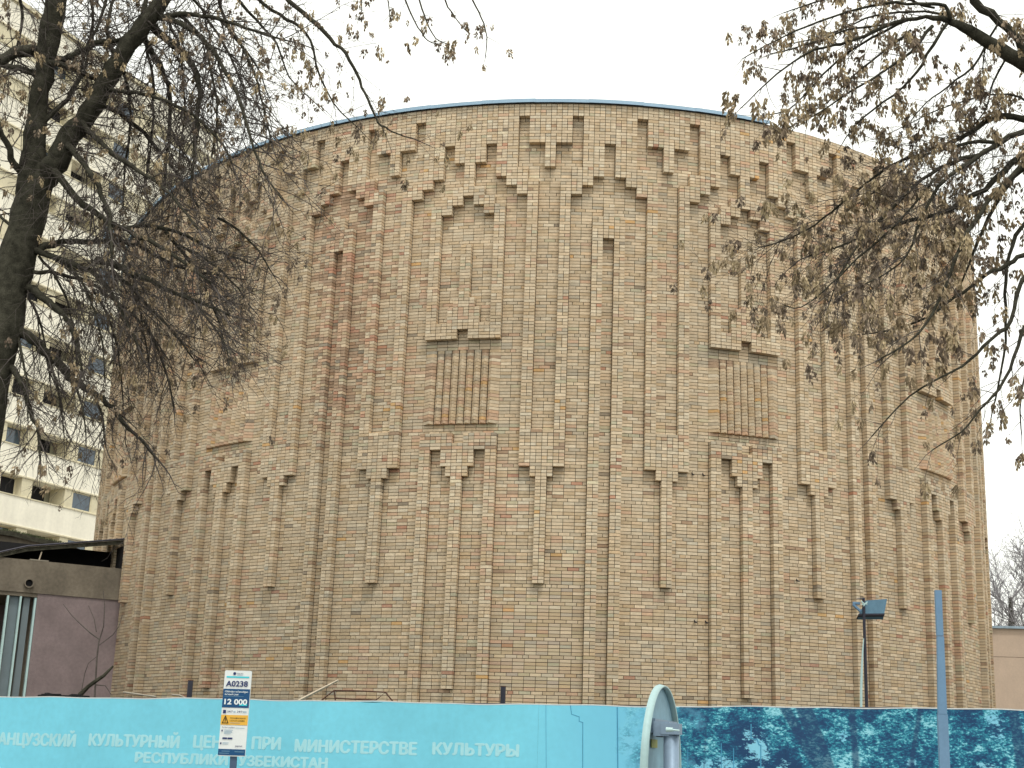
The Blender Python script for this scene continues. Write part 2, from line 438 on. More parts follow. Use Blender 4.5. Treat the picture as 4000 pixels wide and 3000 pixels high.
for z in levels:
    m = MB(); abox(m, A0, A1, -1.2, 0, z, z+FH-1.06); m.build('balcony_band', M['cream'], apt)
    for z0_, z1_ in ((z+.02, z+.10), (z+FH-1.13, z+FH-1.07)): m = MB(); abox(m, A0, A1, .004, .05, z0_, z1_); m.build('band_trim', M['cream_dim'], apt)
for i, z in enumerate(levels):
    for q in (-1, 0):
        b = q*PER
        for (x0, x1, o0, o1) in ((b-2.2, b-1.4, -1.19, -.02), (b+1.15, b+1.8, -1.19, -.02), (b+3.4, b+5.6, -1.19, -.03), (b-7.4, b-3.75, -1.19, -.03)):
            m = MB(); abox(m, x0, x1, o0, o1, z-1.06, z-.001); m.build('pier', M['cream_dim'], apt)
        for (x0, x1, dep) in ((b-3.75, b-2.2, -.5), (b+1.8, b+3.4, -.06)):
            w = MB(); e_ = .07; vs = []
            for o in (dep-.08, dep):
                for (xa, za) in ((x0, z-1.06), (x1, z-1.06), (x1, z), (x0, z), (x0+e_, z-1.06+e_), (x1-e_, z-1.06+e_), (x1-e_, z-e_), (x0+e_, z-e_)): vs.append(al(xa, o, za))
            fs = []
            for k in range(4):
                l = (k+1) % 4; fs += [(8+k, 8+l, 12+l, 12+k), (k, 4+k, 4+l, l), (4+k, 12+k, 12+l, 4+l), (k, l, 8+l, 8+k)]
            w.add(vs, fs); fr = w.build('window', M['cream_dim'], apt)
            g = MB(); abox(g, x0+.02, x1-.02, dep-.07, dep-.04, z-1.04, z-.02); g.build('pane', M['black' if x0 < b-2 and (i % 2) else 'glass'], fr)
        g = MB(); abox(g, b-1.4, b+.75, -1.24, -1.2, z-1.05, z-.005); g.build('loggia_shade_back', M['black'], apt)  # black puts the deep shade of the loggia into the colour
m = MB(); abox(m, A0, A1, -1.2, .15, levels[-1]+FH-1.06, levels[-1]+FH-.8); m.build('roof_edge', M['cream_dim'], apt)

# ------------------------------------------------------------------ low annex on the left
azx = .96; XD = np.array([math.sin(azx), math.cos(azx), 0]); XN = np.array([math.cos(azx), -math.sin(azx), 0]); XP = at(470, 2300, 6.55)
def xl(a, o, z): p = XP+XD*a+XN*o; return (p[0], p[1], z)
def xpix(px, py): p = on_plane(px, py, XP, XN); return float((p-XP)@XD), float(p[2])
def xbox(m, a0, a1, o0, o1, z0, z1): m.prism([xl(a0, o1, z0), xl(a1, o1, z0), xl(a1, o0, z0), xl(a0, o0, z0), xl(a0, o1, z1), xl(a1, o1, z1), xl(a1, o0, z1), xl(a0, o0, z1)])
ann = thing('annex', 'low concrete annex with pink rendered wall and sloping roof against the brick drum', 'building', xl(-2, 0, 0))
zp = xpix(462, 2221)[1]; zb_ = xpix(474, 2346)[1]; ac = xpix(147, 2327)[0]
m = MB(); xbox(m, -9, .12, -.35, .03, zb_, zp); m.build('parapet_beam', M['concrete'], ann)
m = MB(); xbox(m, ac, .15, -.30, 0, 0, zb_-.002); m.build('rendered_wall', M['pink_render'], ann)
m = MB(); xbox(m, -9, ac-.002, -3.0, -.002, zb_-.10, zb_-.003); xbox(m, ac-.05, ac+.0, -3.0, -.31, 0, zb_-.1); m.build('porch_ceiling', M['concrete'], ann)
m = MB(); xbox(m, -9, ac-.1, -3.2, -3.0, 0, zb_-.1); m.build('porch_rear_wall', M['pink_render'], ann)
m = MB(); xbox(m, -9, .02, -1.5, -1.3, zp-.1, zp+.60); m.build('attic_wall', M['black'], ann)  # attic wall, floor and end painted black for the shade of the void
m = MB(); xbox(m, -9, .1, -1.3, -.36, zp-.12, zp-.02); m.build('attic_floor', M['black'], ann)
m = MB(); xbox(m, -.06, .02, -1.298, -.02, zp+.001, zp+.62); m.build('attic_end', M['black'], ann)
# lean-to roof: rises to the right
r0 = xpix(-40, 2166); r1 = xpix(106, 2134); r2 = xpix(482, 2107)
m = MB(); f = MB(); tr = MB()
for (a, za), (b, zb2) in (((-9, r0[1]-.75), r0), (r0, r1), (r1, r2)):
    def quad(mm, o0, o1, t0, t1):
        mm.prism([xl(a, o1, za+t0), xl(b, o1, zb2+t0), xl(b, o0, zb2+t0+.12), xl(a, o0, za+t0+.12), xl(a, o1, za+t1), xl(b, o1, zb2+t1), xl(b, o0, zb2+t1+.12), xl(a, o0, za+t1+.12)])
    quad(m, -1.6, .02, -.035, -.004)
    f.prism([xl(a, .06, za-.14), xl(b, .06, zb2-.14), xl(b, .03, zb2-.14), xl(a, .03, za-.14), xl(a, .06, za-.03), xl(b, .06, zb2-.03), xl(b, .03, zb2-.03), xl(a, .03, za-.03)])
    tr.tube([xl(a, .085, za+.0), xl(b, .085, zb2+.0)], [.026, .026], 6)
m.build('lean_to_roof', M['grey_wood'], ann); f.build('fascia_board', M['bark'], ann); tr.build('roof_edge_trim', M['dark_metal'], ann)
for px, py0, py1 in ((152, 2192, 2158),):
    a_, z_ = xpix(150, 2194); b_, zz = xpix(163, 2156); m = MB(); m.tube([xl(a_, .01, z_), xl(b_, .01, zz)], [.018, .018], 5); m.build('roof_prop', M['wood'], ann)
    m = MB(); xbox(m, a_-.22, a_+.25, -.2, .035, zp+.002, zp+.03); m.build('sole_plate', M['grey_wood'], ann)
a_, z_ = xpix(111, 2279)
m = MB()
for k in range(20):
    t0, t1 = 2*math.pi*k/20, 2*math.pi*(k+1)/20
    q = []
    for rr in (.125, .095):
        for o in (.12, -.3):
            for t in (t0, t1): q.append(xl(a_+rr*math.cos(t), o, z_+rr*math.sin(t)))
    m.add(q, [(0, 1, 3, 2), (4, 6, 7, 5), (0, 4, 5, 1)])
m.build('drain_pipe', M['concrete'], ann)
m = MB(); m.tube([xl(a_, .04, z_), xl(a_, .05, z_)], [.096, .096], 20); m.build('pipe_bore', M['black'], ann)
# steel portal columns in the porch
for (pa, wdt, mt, off) in ((100, .16, 'blue_grey', -.1), (72, .045, 'pale', .02), (50, .22, 'blue_grey', -.12), (132, .05, 'pale', -.02), (148, .14, 'blue_grey', -.05), (22, .05, 'pale', .0)):
    a_ = xpix(pa-18, 2560)[0]; m = MB(); xbox(m, a_-wdt/2, a_+wdt/2, off-.12, off, 0, zb_-.11); m.build('porch_column', M[mt], ann)
m = MB(); xbox(m, -9, xpix(20, 2500)[0], -.6, -.5, xpix(0, 2545)[1], xpix(0, 2510)[1]); m.build('porch_crossbar', M['dark_metal'], ann)
m = MB(); xbox(m, -9, xpix(18, 2600)[0], -.9, -.8, 0, xpix(0, 2580)[1]); m.build('porch_panel', M['cream'], ann)

# old mossy eave behind the annex
od = thing('old_shed', 'weathered concrete shed roof edge overgrown with moss, behind the annex parapet', 'shed', at(60, 2100, 14))
m = MB(); pts = [at(-60, 2060, 14), at(60, 2075, 14), at(150, 2098, 14), at(262, 2122, 14)]
for a, b in zip(pts[:-1], pts[1:]):
    m.prism([(a[0], a[1], 0), (b[0], b[1], 0), (b[0], b[1]+3, 0), (a[0], a[1]+3, 0), (a[0], a[1], a[2]-.12), (b[0], b[1], b[2]-.12), (b[0], b[1]+3, b[2]-.12), (a[0], a[1]+3, a[2]-.12)])
m.build('shed_wall', M['concrete'], od)
m = MB()
for a, b in zip(pts[:-1], pts[1:]):
    m.prism([(a[0], a[1]-.25, a[2]-.2), (b[0], b[1]-.25, b[2]-.2), (b[0], b[1]+3, b[2]-.1), (a[0], a[1]+3, a[2]-.1), (a[0], a[1]-.25, a[2]-.04), (b[0], b[1]-.25, b[2]-.04), (b[0], b[1]+3, b[2]), (a[0], a[1]+3, a[2])])
m.build('eave_slab', M['bark'], od)
m = MB()
for i in range(700):
    t = random.random()*(len(pts)-1); k = int(t); a, b = pts[k], pts[k+1]; p = a+(b-a)*(t-k)+np.array([0, -.25+random.random()*.5, -.03])
    q = p+np.array([random.gauss(0, .03), random.gauss(0, .02), random.random()*.09]); s = np.array([.012, 0, 0]); m.add([p-s, p+s, q], [(0, 1, 2)])
tag(m.build('moss', M['moss'], od), kind='stuff')

# ------------------------------------------------------------------ low building far right
low = thing('low_building', 'plain beige low building with flat roof and pale metal edge, right of the brick drum', 'building', at(4000, 2700, 16))
def fl(px, py, Y=16): return at(px, py, Y)
a, b = fl(3900, 2449), fl(4000, 2454); sl = (b-a)/(b[0]-a[0]); zt = float(a[2])
x0, x1 = 10.5, 30
def lowY(x): return 16.0
m = MB(); zj = float(fl(3950, 2567)[2]); zj2 = zt-.05
m.box((x0, 16, zj+.008), (x1, 24, zj2)); m.build('upper_panel', M['low_wall'], low)
m = MB(); xs = [x0, 15.35, 18.3, 21.3, 24.3, 27.3, x1]
m = MB(); m.box((x0, 16.02, 0), (x1, 24, zj+.008)); m.build('wall_core', M['mortar'], low)
for i in range(len(xs)-1):
    m = MB(); m.box((xs[i]+.008, 16.0, 0), (xs[i+1]-.008, 16.015, zj-.006)); m.build('wall_panel', M['low_wall'], low)
m = MB(); m.box((x0, 15.9, zt-.05), (x1, 24.1, zt+.03)); m.build('roof_edge', M['cap_metal'], low)

# ------------------------------------------------------------------ banner fence
FK, FY = -.2, -8.0
FN = np.array([-FK, 1, 0]); FN = FN/np.linalg.norm(FN); FDIR = np.array([1, FK, 0])/math.hypot(1, FK)
FP = np.array([0, FY, 0])
tops = [(-9, .73), (0, .752), (250, .757), (680, .783), (1000, .785), (1300, .788), (1700, .786), (2000, .787), (2500, .797), (3000, .818), (3400, .838), (4000, .842), (4800, .85)]
def fpix(px, py): p = on_plane(px, py, FP, FN); return float((p-FP)@FDIR), float(p[2])
ft = [(fpix(px, 2750)[0], z+EYE) for px, z in tops]; ft[0] = (-11.0, .73+EYE)
def ftop(a): return float(np.interp(a, [q[0] for q in ft], [q[1] for q in ft]))+.008*math.sin(a*2.1)+.005*math.sin(a*5.3+1)
def fw(a, o, z): p = FP+FDIR*a-FN*o; return (p[0], p[1], z)
def wav(a, z): return .012*math.sin(a*1.7+z)+.006*math.sin(a*4.1+2)
def print_extra(x_edge):
    def ex(nt, tc, base):
        N = nt.nodes.new; Lk = nt.links.new
        sep = N('ShaderNodeSeparateXYZ'); Lk(tc.outputs['Object'], sep.inputs[0])
        def math_(op, a, b=None, clamp=False):
            n = N('ShaderNodeMath'); n.operation = op; n.use_clamp = clamp
            for i, v in enumerate((a, b)):
                if v is None: continue
                if isinstance(v, (int, float)): n.inputs[i].default_value = v
                else: Lk(v, n.inputs[i])
            return n.outputs[0]
        def noise(sc, det=4, vec=None, rough=.5):
            n = N('ShaderNodeTexNoise'); n.inputs['Scale'].default_value = sc; n.inputs['Detail'].default_value = det; n.inputs['Roughness'].default_value = rough
            Lk(vec or tc.outputs['Object'], n.inputs['Vector']); return n.outputs[0]
        def ramp(v, stops):
            r = N('ShaderNodeValToRGB'); Lk(v, r.inputs[0]); e = r.color_ramp.elements
            e[0].position = stops[0][0]; e[0].color = (*stops[0][1], 1); e[1].position = stops[-1][0]; e[1].color = (*stops[-1][1], 1)
            for p, c in stops[1:-1]: q = e.new(p); q.color = (*c, 1)
            return r.outputs[0]
        def mix(f, a, b):
            n = N('ShaderNodeMix'); n.data_type = 'RGBA'
            Lk(f, n.inputs[0])
            for i, v in ((6, a), (7, b)):
                if isinstance(v, tuple): n.inputs[i].default_value = (*v, 1)
                else: Lk(v, n.inputs[i])
            return n.outputs[2]
        X, Z = sep.outputs[0], sep.outputs[2]
        # printed foliage: leaf flecks over light and dark masses
        mp = N('ShaderNodeMapping'); mp.inputs['Rotation'].default_value = (0, .5, 0); mp.inputs['Scale'].default_value = (1.0, 1, 1.9); Lk(tc.outputs['Object'], mp.inputs[0])
        mass_ = noise(1.0, 4, rough=.6); fine = noise(19, 5, mp.outputs[0], rough=.75); mid = noise(4.5, 4, mp.outputs[0], rough=.6)
        lum = math_('ADD', math_('MULTIPLY', fine, 1.1), math_('ADD', math_('MULTIPLY', mass_, .95), math_('MULTIPLY', mid, .65)))
        leaf = ramp(math_('MULTIPLY', lum, .5), [(.60, srgb(16, 62, 104)), (.655, srgb(24, 92, 130)), (.69, srgb(30, 122, 148)), (.72, srgb(66, 165, 188)), (.76, srgb(150, 216, 232))])
        skyc = mix(noise(1.5), srgb(112, 196, 228), srgb(150, 214, 236))
        def blob(px, py, rx, ry):
            a_, z_ = fpix(px, py); cx_ = float(fw(a_, 0, 0)[0]); k = psize(fw(a_, 0, z_))
            dx = math_('DIVIDE', math_('SUBTRACT', X, cx_), rx*k); dz = math_('DIVIDE', math_('SUBTRACT', Z, z_), ry*k)
            return math_('SUBTRACT', 1.0, math_('ADD', math_('MULTIPLY', dx, dx), math_('MULTIPLY', dz, dz)))
        g = None
        for bl in ((2950, 2915, 66, 90), (2800, 2995, 95, 42), (3890, 2840, 42, 70), (2560, 2975, 65, 60), (3870, 3010, 80, 35), (3060, 3010, 50, 50), (2440, 2900, 60, 60), (3560, 2985, 22, 20), (3300, 2880, 24, 22)):
            v = blob(*bl); g = v if g is None else math_('MAXIMUM', g, v)
        gap = math_('MULTIPLY', math_('ADD', math_('MAXIMUM', g, -1.2), math_('MULTIPLY', math_('SUBTRACT', math_('ADD', mid, math_('MULTIPLY', fine, .9)), 1.06), 5.5)), 1.8, True)
        fol = mix(gap, leaf, skyc)
        tk = None                                # printed trunks
        for (xa, xb, wd) in ((3080, 3190, 24), (3150, 3225, 34), (3330, 3345, 16), (3590, 3560, 12), (3960, 3990, 22), (2760, 2750, 6), (2880, 2884, 5)):
            a_, z_ = fpix(xa, 2790); a2, z2 = fpix(xb, 2990); xA, xB = float(fw(a_, 0, 0)[0]), float(fw(a2, 0, 0)[0])
            line = math_('ADD', xA, math_('MULTIPLY', math_('SUBTRACT', Z, z_), (xB-xA)/(z2-z_)))
            v = math_('MULTIPLY', math_('SUBTRACT', wd*.0042, math_('ABSOLUTE', math_('SUBTRACT', X, line))), 30, True); tk = v if tk is None else math_('MAXIMUM', tk, v)
        fol = mix(math_('MULTIPLY', tk, .75), fol, srgb(26, 62, 104))
        # where the print begins
        edge = math_('MULTIPLY', math_('ADD', math_('SUBTRACT', X, x_edge), math_('MULTIPLY', math_('SUBTRACT', noise(2.4, 5, rough=.65), .5), 3.0)), .9, True)
        lightx = math_('MULTIPLY', math_('SUBTRACT', X, x_edge-1.6), .5, True)
        plain = mix(lightx, base, srgb(118, 200, 232))
        return mix(edge, plain, fol)
    return ex
banner_mat = material('banner_print', srgb(124, 213, 237), .55, noise=.05, nscale=1.2, spec=.35, extra=print_extra(fpix(2400, 2800)[0]))
banner = thing('banner_fence', 'long light blue banner fence with white Cyrillic lettering and dark tree print at right', 'fence', fw(0, 0, 0))
joints = [-11, -7.2, -3.4, .4, 4.2, 8.0, 11.5]
for i in range(len(joints)-1):
    m = MB(); n = 26; a0, a1 = joints[i]+.001, joints[i+1]-.001; cols = []
    zs = [.0, .25, .5, .75, 1.0]
    vs = []
    for j in range(n+1):
        a = a0+(a1-a0)*j/n; T = ftop(a)
        for zf in zs:
            z = .12+(T-.12)*zf; vs.append(fw(a, wav(a, z)+.0, z))
        for zf in zs:
            z = .12+(T-.12)*zf; vs.append(fw(a, wav(a, z)-.004, z))
    fs = []; q = len(zs)*2
    for j in range(n):
        for k in range(len(zs)-1):
            b = j*q+k; fs.append((b, b+q, b+q+1, b+1)); b += len(zs); fs.append((b, b+1, b+q+1, b+q))
        b = j*q+len(zs)-1; fs.append((b, b+q, b+q+5, b+5))
    m.add(vs, fs); m.build('banner_sheet', banner_mat, banner)
    m = MB(); vs = []
    for j in range(n+1):
        a = a0+(a1-a0)*j/n; T = ftop(a)
        for (o, z) in ((wav(a, T)+.002, T-.012), (wav(a, T)+.003, T+.004), (wav(a, T)-.03, T+.003)): vs.append(fw(a, o, z))
    m.add(vs, [(j*3+k, (j+1)*3+k, (j+1)*3+k+1, j*3+k+1) for j in range(n) for k in (0, 1)]); m.build('white_hem', M['white_paint'], banner)
    m = MB(); m.tube([fw(a0, -.035, ftop(a0)-.012), fw((a0+a1)/2, -.035, ftop((a0+a1)/2)-.012), fw(a1, -.035, ftop(a1)-.012)], [.02]*3, 6); m.build('top_rail', M['dark_metal'], banner)
    m = MB(); m.tube([fw(a0, -.08, 0), fw(a0, -.08, ftop(a0)-.03)], [.03, .03], 8); m.build('fence_post', M['dark_metal'], banner)
LET = material('banner_lettering', srgb(172, 229, 240), .6, noise=.04, nscale=6)
LET2 = material('print_line', srgb(70, 150, 190), .6, noise=.1)
def text_mesh(txt, bold=.0):
    cu = bpy.data.curves.new('t', 'FONT'); cu.body = txt; cu.size = 1; cu.resolution_u = 3; cu.offset = bold
    o = bpy.data.objects.new('t', cu); COL.objects.link(o); bpy.context.view_layer.update()
    me = bpy.data.meshes.new_from_object(o.evaluated_get(bpy.context.evaluated_depsgraph_get()))
    vs = np.array([v.co[:] for v in me.vertices]); fs = [tuple(p.vertices) for p in me.polygons]
    bpy.data.objects.remove(o); bpy.data.curves.remove(cu); bpy.data.meshes.remove(me)
    return vs, fs
def fence_word(txt, px0, px1, pyb, pyt, whole=None):
    # pyb, pyt: baseline and cap height at px0; px0..px1 span of the word in the photograph
    a0, z0 = fpix(px0, pyb); a1, _ = fpix(px1, pyb); _, z1 = fpix(px0, pyt)
    vs, fs = text_mesh(txt, 0); lo, hi = vs.min(0), vs.max(0)
    caph = text_mesh('Н')[0][:, 1].max()
    sx = (a1-a0)/(hi[0]-lo[0]); sy = (z1-z0)/caph
    m = MB()
    for k, (dx, dz) in enumerate(((-.016, 0), (.016, 0), (0, -.014), (0, .014), (0, 0))):
        out = []
        for v in vs:
            a = a0+(v[0]-lo[0])*sx+dx; z = z0+v[1]*sy+dz*.6; out.append(fw(a, wav(a, z)+.0022+.0004*k, z))
        m.add(out, fs)
    o = m.build('lettering', LET, banner)
S_ = 1.8083
for w in (('ФРАНЦУЗСКИЙ', -43*S_, 163*S_, 2906, 2859), ('КУЛЬТУРНЫЙ', 193*S_, 385*S_, 2912, 2866), ('ЦЕНТР', 417*S_, 518*S_, 2919, 2872),
          ('ПРИ', 545*S_, 605*S_, 2925, 2878), ('МИНИСТЕРСТВЕ', 638*S_, 899*S_, 2935, 2888), ('КУЛЬТУРЫ', 935*S_, 1120*S_, 2946, 2900),
          ('РЕСПУБЛИКИ', 529, 887, 2977, 2938), ('УЗБЕКИСТАН', 932, 1278, 2990, 2951)): fence_word(*w)
def fence_line(pts, w, name='printed_line'):
    m = MB(); q = [fpix(*p) for p in pts]
    for (a, z), (b, y) in zip(q[:-1], q[1:]):
        d = np.array([b-a, y-z]); L = np.linalg.norm(d); d /= L; n = np.array([-d[1], d[0]])*w/2; d *= w/2
        cs = [(a-d[0]+n[0], z-d[1]+n[1]), (a-d[0]-n[0], z-d[1]-n[1]), (b+d[0]-n[0], y+d[1]-n[1]), (b+d[0]+n[0], y+d[1]+n[1])]
        m.add([fw(x, wav(x, yy)+.002+.001*random.random(), yy) for x, yy in cs], [(0, 1, 2, 3)])
    m.build(name, LET2, banner)
fence_line([(2228, 2757), (2232, 2790), (2262, 2800), (2262, 2818), (2276, 2822), (2276, 3010)], .012)
fence_line([(2934, 2830), (2934, 2884), (2958, 2890), (2964, 2908), (2972, 2912), (2972, 3010)], .016)
fence_line([(2132, 2756), (2134, 3010)], .006); fence_line([(2411, 2765), (2413, 3010)], .018)
fence_line([(2818, 2905), (2818, 3010)], .012); fence_line([(2866, 2925), (2866, 3010)], .014); fence_line([(2687, 2930), (2687, 3010)], .01)

# ------------------------------------------------------------------ things at and above the fence
def px_tube(name, pts, Y, rpx, mat, n=7, parent=None):
    m = MB(); P = [at(x, y, Y if not isinstance(Y, (list, tuple)) else Y[i]) for i, (x, y) in enumerate(pts)]
    rp = rpx if isinstance(rpx, (list, tuple)) else [rpx]*len(P)
    m.tube(P, [r*psize(p) for r, p in zip(rp, P)], n); return m.build(name, mat, parent)
def stub(px0, py0, py1, Y, label):
    a = at(px0, py0, Y); t = thing('steel_post', label, 'post', (a[0], a[1], 0), 'steel posts standing behind the banner fence')
    m = MB(); m.tube([(a[0], a[1], 0), (a[0], a[1], a[2]-.01)], [.045, .045], 10); m.build('pipe', M['dark_metal'], t)
    m = MB(); m.tube([(a[0], a[1], a[2]-.01), (a[0], a[1], a[2])], [.049, .049], 10); m.build('end_cap', M['rust'], t)
stub(745, 2657, 2725, -6.2, 'short dark steel post rising behind the fence, left of the parking sign')
stub(1966, 2680, 2740, -6.9, 'short dark steel post rising behind the fence below the middle of the brick drum')
st = px_tube('timber_lath', [(1060, 2800), (1175, 2733), (1322, 2657)], -6.4, [7, 6, 4], M['wood'], 4)
tag(st, 'pale thin timber lath leaning up behind the banner fence', 'lath')
wf = thing('wire_frame', 'rusty bent wire frame showing just over the fence, right of the timber lath', 'wire frame', at(1400, 2760, -6.2))
cv = lambda x, y: (1050+x/2.117, 2560+y/2.117)
for pts in ([(400, 400), (540, 290), (700, 292), (965, 305), (870, 385)], [(965, 305), (1040, 400)], [(540, 290), (552, 380)], [(548, 354), (700, 362), (885, 372)]):
    px_tube('wire', [cv(*p) for p in pts], -6.2, 3.0, M['rust'], 5, wf)
for i, pts in enumerate(([(482, 2704), (540, 2712), (610, 2722)], [(672, 2714), (700, 2716), (735, 2730)])):
    o = px_tube('fallen_stick', pts, 0.0, 4, M['grey_wood'], 5)
    tag(o, ['long grey stick lying left of the left steel post, above the fence', 'short pale stick poking up beside the left steel post'][i], 'stick')
lg = px_tube('dead_branch', [(300, 2745), (315, 2712), (345, 2682), (375, 2660), (405, 2640), (442, 2602)], 1.5, [11, 10, 8, 8, 7, 4], M['bark'], 7)
tag(lg, 'dark dead branch leaning up in front of the pink annex wall', 'branch')
rb = MB()
for i in range(36):
    p = at(random.uniform(165, 330), random.uniform(2722, 2734), random.uniform(.5, 2.5)); s = random.uniform(.05, .16)
    rb.box((-s, -s, -2.2), (s, s, s*random.uniform(.2, .7)), Matrix.Translation(Vector(p)) @ Matrix.Rotation(random.random()*3, 4, 'Z') @ Matrix.Rotation(random.gauss(0, .12), 4, 'X'))
tag(rb.build('rubble', M['black']), kind='stuff')

# sapling against the annex
sp = thing('sapling', 'thin leafless sapling standing in front of the pink annex wall', 'sapling', at(370, 2950, 2.2))
c2 = lambda x, y: (x/1.36, 2050+y/1.36)
m = MB()
for pts, r0_, r1_ in (([(495, 1200), (503, 900), (515, 700), (525, 620), (550, 540), (556, 430), (548, 350)], 4.5, 1.4), ([(528, 610), (480, 575), (430, 530), (380, 480), (335, 420)], 3, 1.2),
                      ([(512, 570), (500, 500), (470, 430)], 2.2, 1), ([(430, 900), (450, 790), (470, 735), (514, 700)], 2, 1.2), ([(508, 850), (560, 855), (590, 900)], 2.4, 1.2), ([(527, 640), (600, 585), (632, 540), (650, 480)], 2, 1)):
    P = [at(*c2(*p), 2.2) for p in pts]; m.tube(P, [ (r0_+(r1_-r0_)*i/(len(P)-1))*psize(P[0]) for i in range(len(P))], 5)
m.build('stems', M['twig'], sp)

# floodlight on its pole, behind the fence
fp = at(3373, 2335, -6.0); Yf = -6.0
fl_ = thing('floodlight_pole', 'thin dark pole behind the fence carrying a tilted blue-grey floodlight tied on with cord', 'floodlight', (fp[0], fp[1], 0))
m = MB(); m.tube([(fp[0]+.0, fp[1], 0), (fp[0], fp[1], 2.6), (fp[0]-.0, fp[1], fp[2])], [.034, .03, .024], 8); m.build('pole', M['dark_metal'], fl_)
q = [at(3382, 2345, Yf), at(3466, 2339, Yf), at(3454, 2402, Yf), at(3354, 2403, Yf)]
m = MB(); bk = [p+np.array([0, .02, 0]) for p in q]; fr_ = [p+np.array([.01, .16, -.06]) for p in q]
m.add(bk+fr_, [(0, 1, 2, 3), (7, 6, 5, 4), (0, 4, 5, 1), (1, 5, 6, 2), (2, 6, 7, 3), (3, 7, 4, 0)]); hs = m.build('lamp_housing', material('lamp_grey', srgb(95, 130, 152), .5, noise=.1, nscale=12), fl_)
m = MB(); m.prism([at(3352, 2404, Yf)+np.array([0, .0, 0]), at(3455, 2403, Yf), at(3455, 2403, Yf)+np.array([0, .2, -.05]), at(3352, 2404, Yf)+np.array([0, .2, -.05])]+
                  [at(3354, 2397, Yf)+np.array([0, .0, 0]), at(3456, 2396, Yf), at(3456, 2396, Yf)+np.array([0, .2, -.05]), at(3354, 2397, Yf)+np.array([0, .2, -.05])]); m.build('lower_rim', M['dark_metal'], fl_)
px_tube('bracket', [(3362, 2388), (3334, 2362), (3332, 2356), (3360, 2357)], Yf+.02, 6, M['post_blue'], 5, fl_)
px_tube('cross_pin', [(3345, 2340), (3376, 2338)], Yf-.03, 2, M['dark_metal'], 5, fl_)
for k in range(5):
    pts = [at(3362+random.uniform(-2, 6), 2350+random.uniform(-4, 14), Yf-.05), at(3374, 2356+k*3, Yf-.07), at(3388, 2350+random.uniform(-2, 14), Yf-.04)]
    m = MB(); m.tube(pts, [.007]*3, 5); m.build('cord', M['pale'], fl_)
px_tube('cable', [(3374, 2494), (3370, 2540), (3366, 2620), (3364, 2700), (3364, 2790)], Yf-.06, [1.5, 3, 4.5, 5, 5], M['pale'], 6, fl_)

# slanted grey-blue post, near the camera
pa, pb = at(3652, 2306, -20), at(3690, 3010, -20)
gp = thing('flat_post', 'tall plain grey-blue steel post in front of the fence at right', 'post', (pb[0], pb[1], GP))
m = MB(); m.box((pb[0]-.033, pb[1]-.02, GP), (pb[0]+.033, pb[1]+.02, 1.95)); m.build('lower_section', M['post_blue'], gp)
m = MB(); zj = float(at(3660, 2486, -20)[2])
m.prism([(pb[0]-.029, pb[1]-.017, 1.952), (pb[0]+.029, pb[1]-.017, 1.952), (pb[0]+.029, pb[1]+.017, 1.952), (pb[0]-.029, pb[1]+.017, 1.952),
         (pa[0]-.0, pa[1]-.017, zj), (pa[0]+.045, pa[1]-.017, zj), (pa[0]+.045, pa[1]+.017, zj), (pa[0]-.0, pa[1]+.017, zj)]); m.build('middle_section', M['post_blue'], gp)
m = MB(); m.box((pa[0]-.001, pa[1]-.018, zj+.004), (pa[0]+.042, pa[1]+.018, pa[2])); m.build('top_section', M['post_blue'], gp)

# ------------------------------------------------------------------ parking sign
SY = -14.3
tl, tr_, bl, br = at(877, 2619, SY), at(983, 2620, SY), at(853, 2952, SY), at(957, 2957, SY)
ex = (tr_-tl+br-bl)/2; ey = (tl-bl+tr_-br)/2; SWd = np.linalg.norm(ex); SHt = np.linalg.norm(ey); ex = ex/SWd; ey = ey-ex*(ey@ex); ey = ey/np.linalg.norm(ey); en = np.cross(ex, ey)
so = (tl+tr_+bl+br)/4-ex*SWd/2-ey*SHt/2
sign = thing('parking_sign', 'tall narrow white and blue paid parking sign reading A0238 on a tilted grey post', 'sign', (so[0]+SWd/2, so[1], GP))
def sg(x, y, o=0): return tuple(so+ex*x*SWd+ey*(1-y)*SHt+en*o)       # x, y in 0..1 from the top left
def srect(name, x0, y0, x1, y1, mat, o=.004, parent=None):
    m = MB(); m.add([sg(x0, y1, o), sg(x1, y1, o), sg(x1, y0, o), sg(x0, y0, o)], [(0, 1, 2, 3)]); return m.build(name, mat, parent or plate)
m = MB()
rc = .05; outl = []
for cx_, cy_, a0 in ((1-rc, rc*.33, 0), (rc, rc*.33, 90), (rc, 1-rc*.33, 180), (1-rc, 1-rc*.33, 270)):
    for k in range(4):
        a = math.radians(a0+k*30); outl.append((cx_+rc*math.cos(a), cy_-rc*.33*math.sin(a)))
n = len(outl)
m.add([sg(x, y, 0) for x, y in outl]+[sg(x, y, -.02) for x, y in outl], [tuple(range(n)), tuple(range(2*n-1, n-1, -1))]+[(i, i+n, (i+1) % n+n, (i+1) % n) for i in range(n)])
plate = m.build('sign_plate', M['white_paint'], sign)
NAVY = material('sign_navy', srgb(20, 75, 120), .5, noise=.03); YEL = material('sign_yellow', srgb(225, 175, 70), .5, noise=.03); CYN = material('sign_cyan', srgb(60, 200, 215), .5, noise=.02)
INK = material('sign_ink', srgb(35, 50, 100), .6, noise=0); WHT = material('sign_white', (.75, .82, .84), .5, noise=0); INKL = material('sign_grey_ink', srgb(110, 150, 175), .6, noise=0); BLK = material('sign_black_ink', srgb(60, 50, 30), .6, noise=0)
srect('blue_field', 0.0, .217, 1.0, .436, NAVY); srect('yellow_field', 0, .522, 1, .638, YEL); srect('blue_footer', 0, .917, 1, .988, NAVY)
srect('cyan_strip', .08, .068, .93, .086, CYN); srect('rate_chip', .64, .388, .93, .412, CYN, .006)
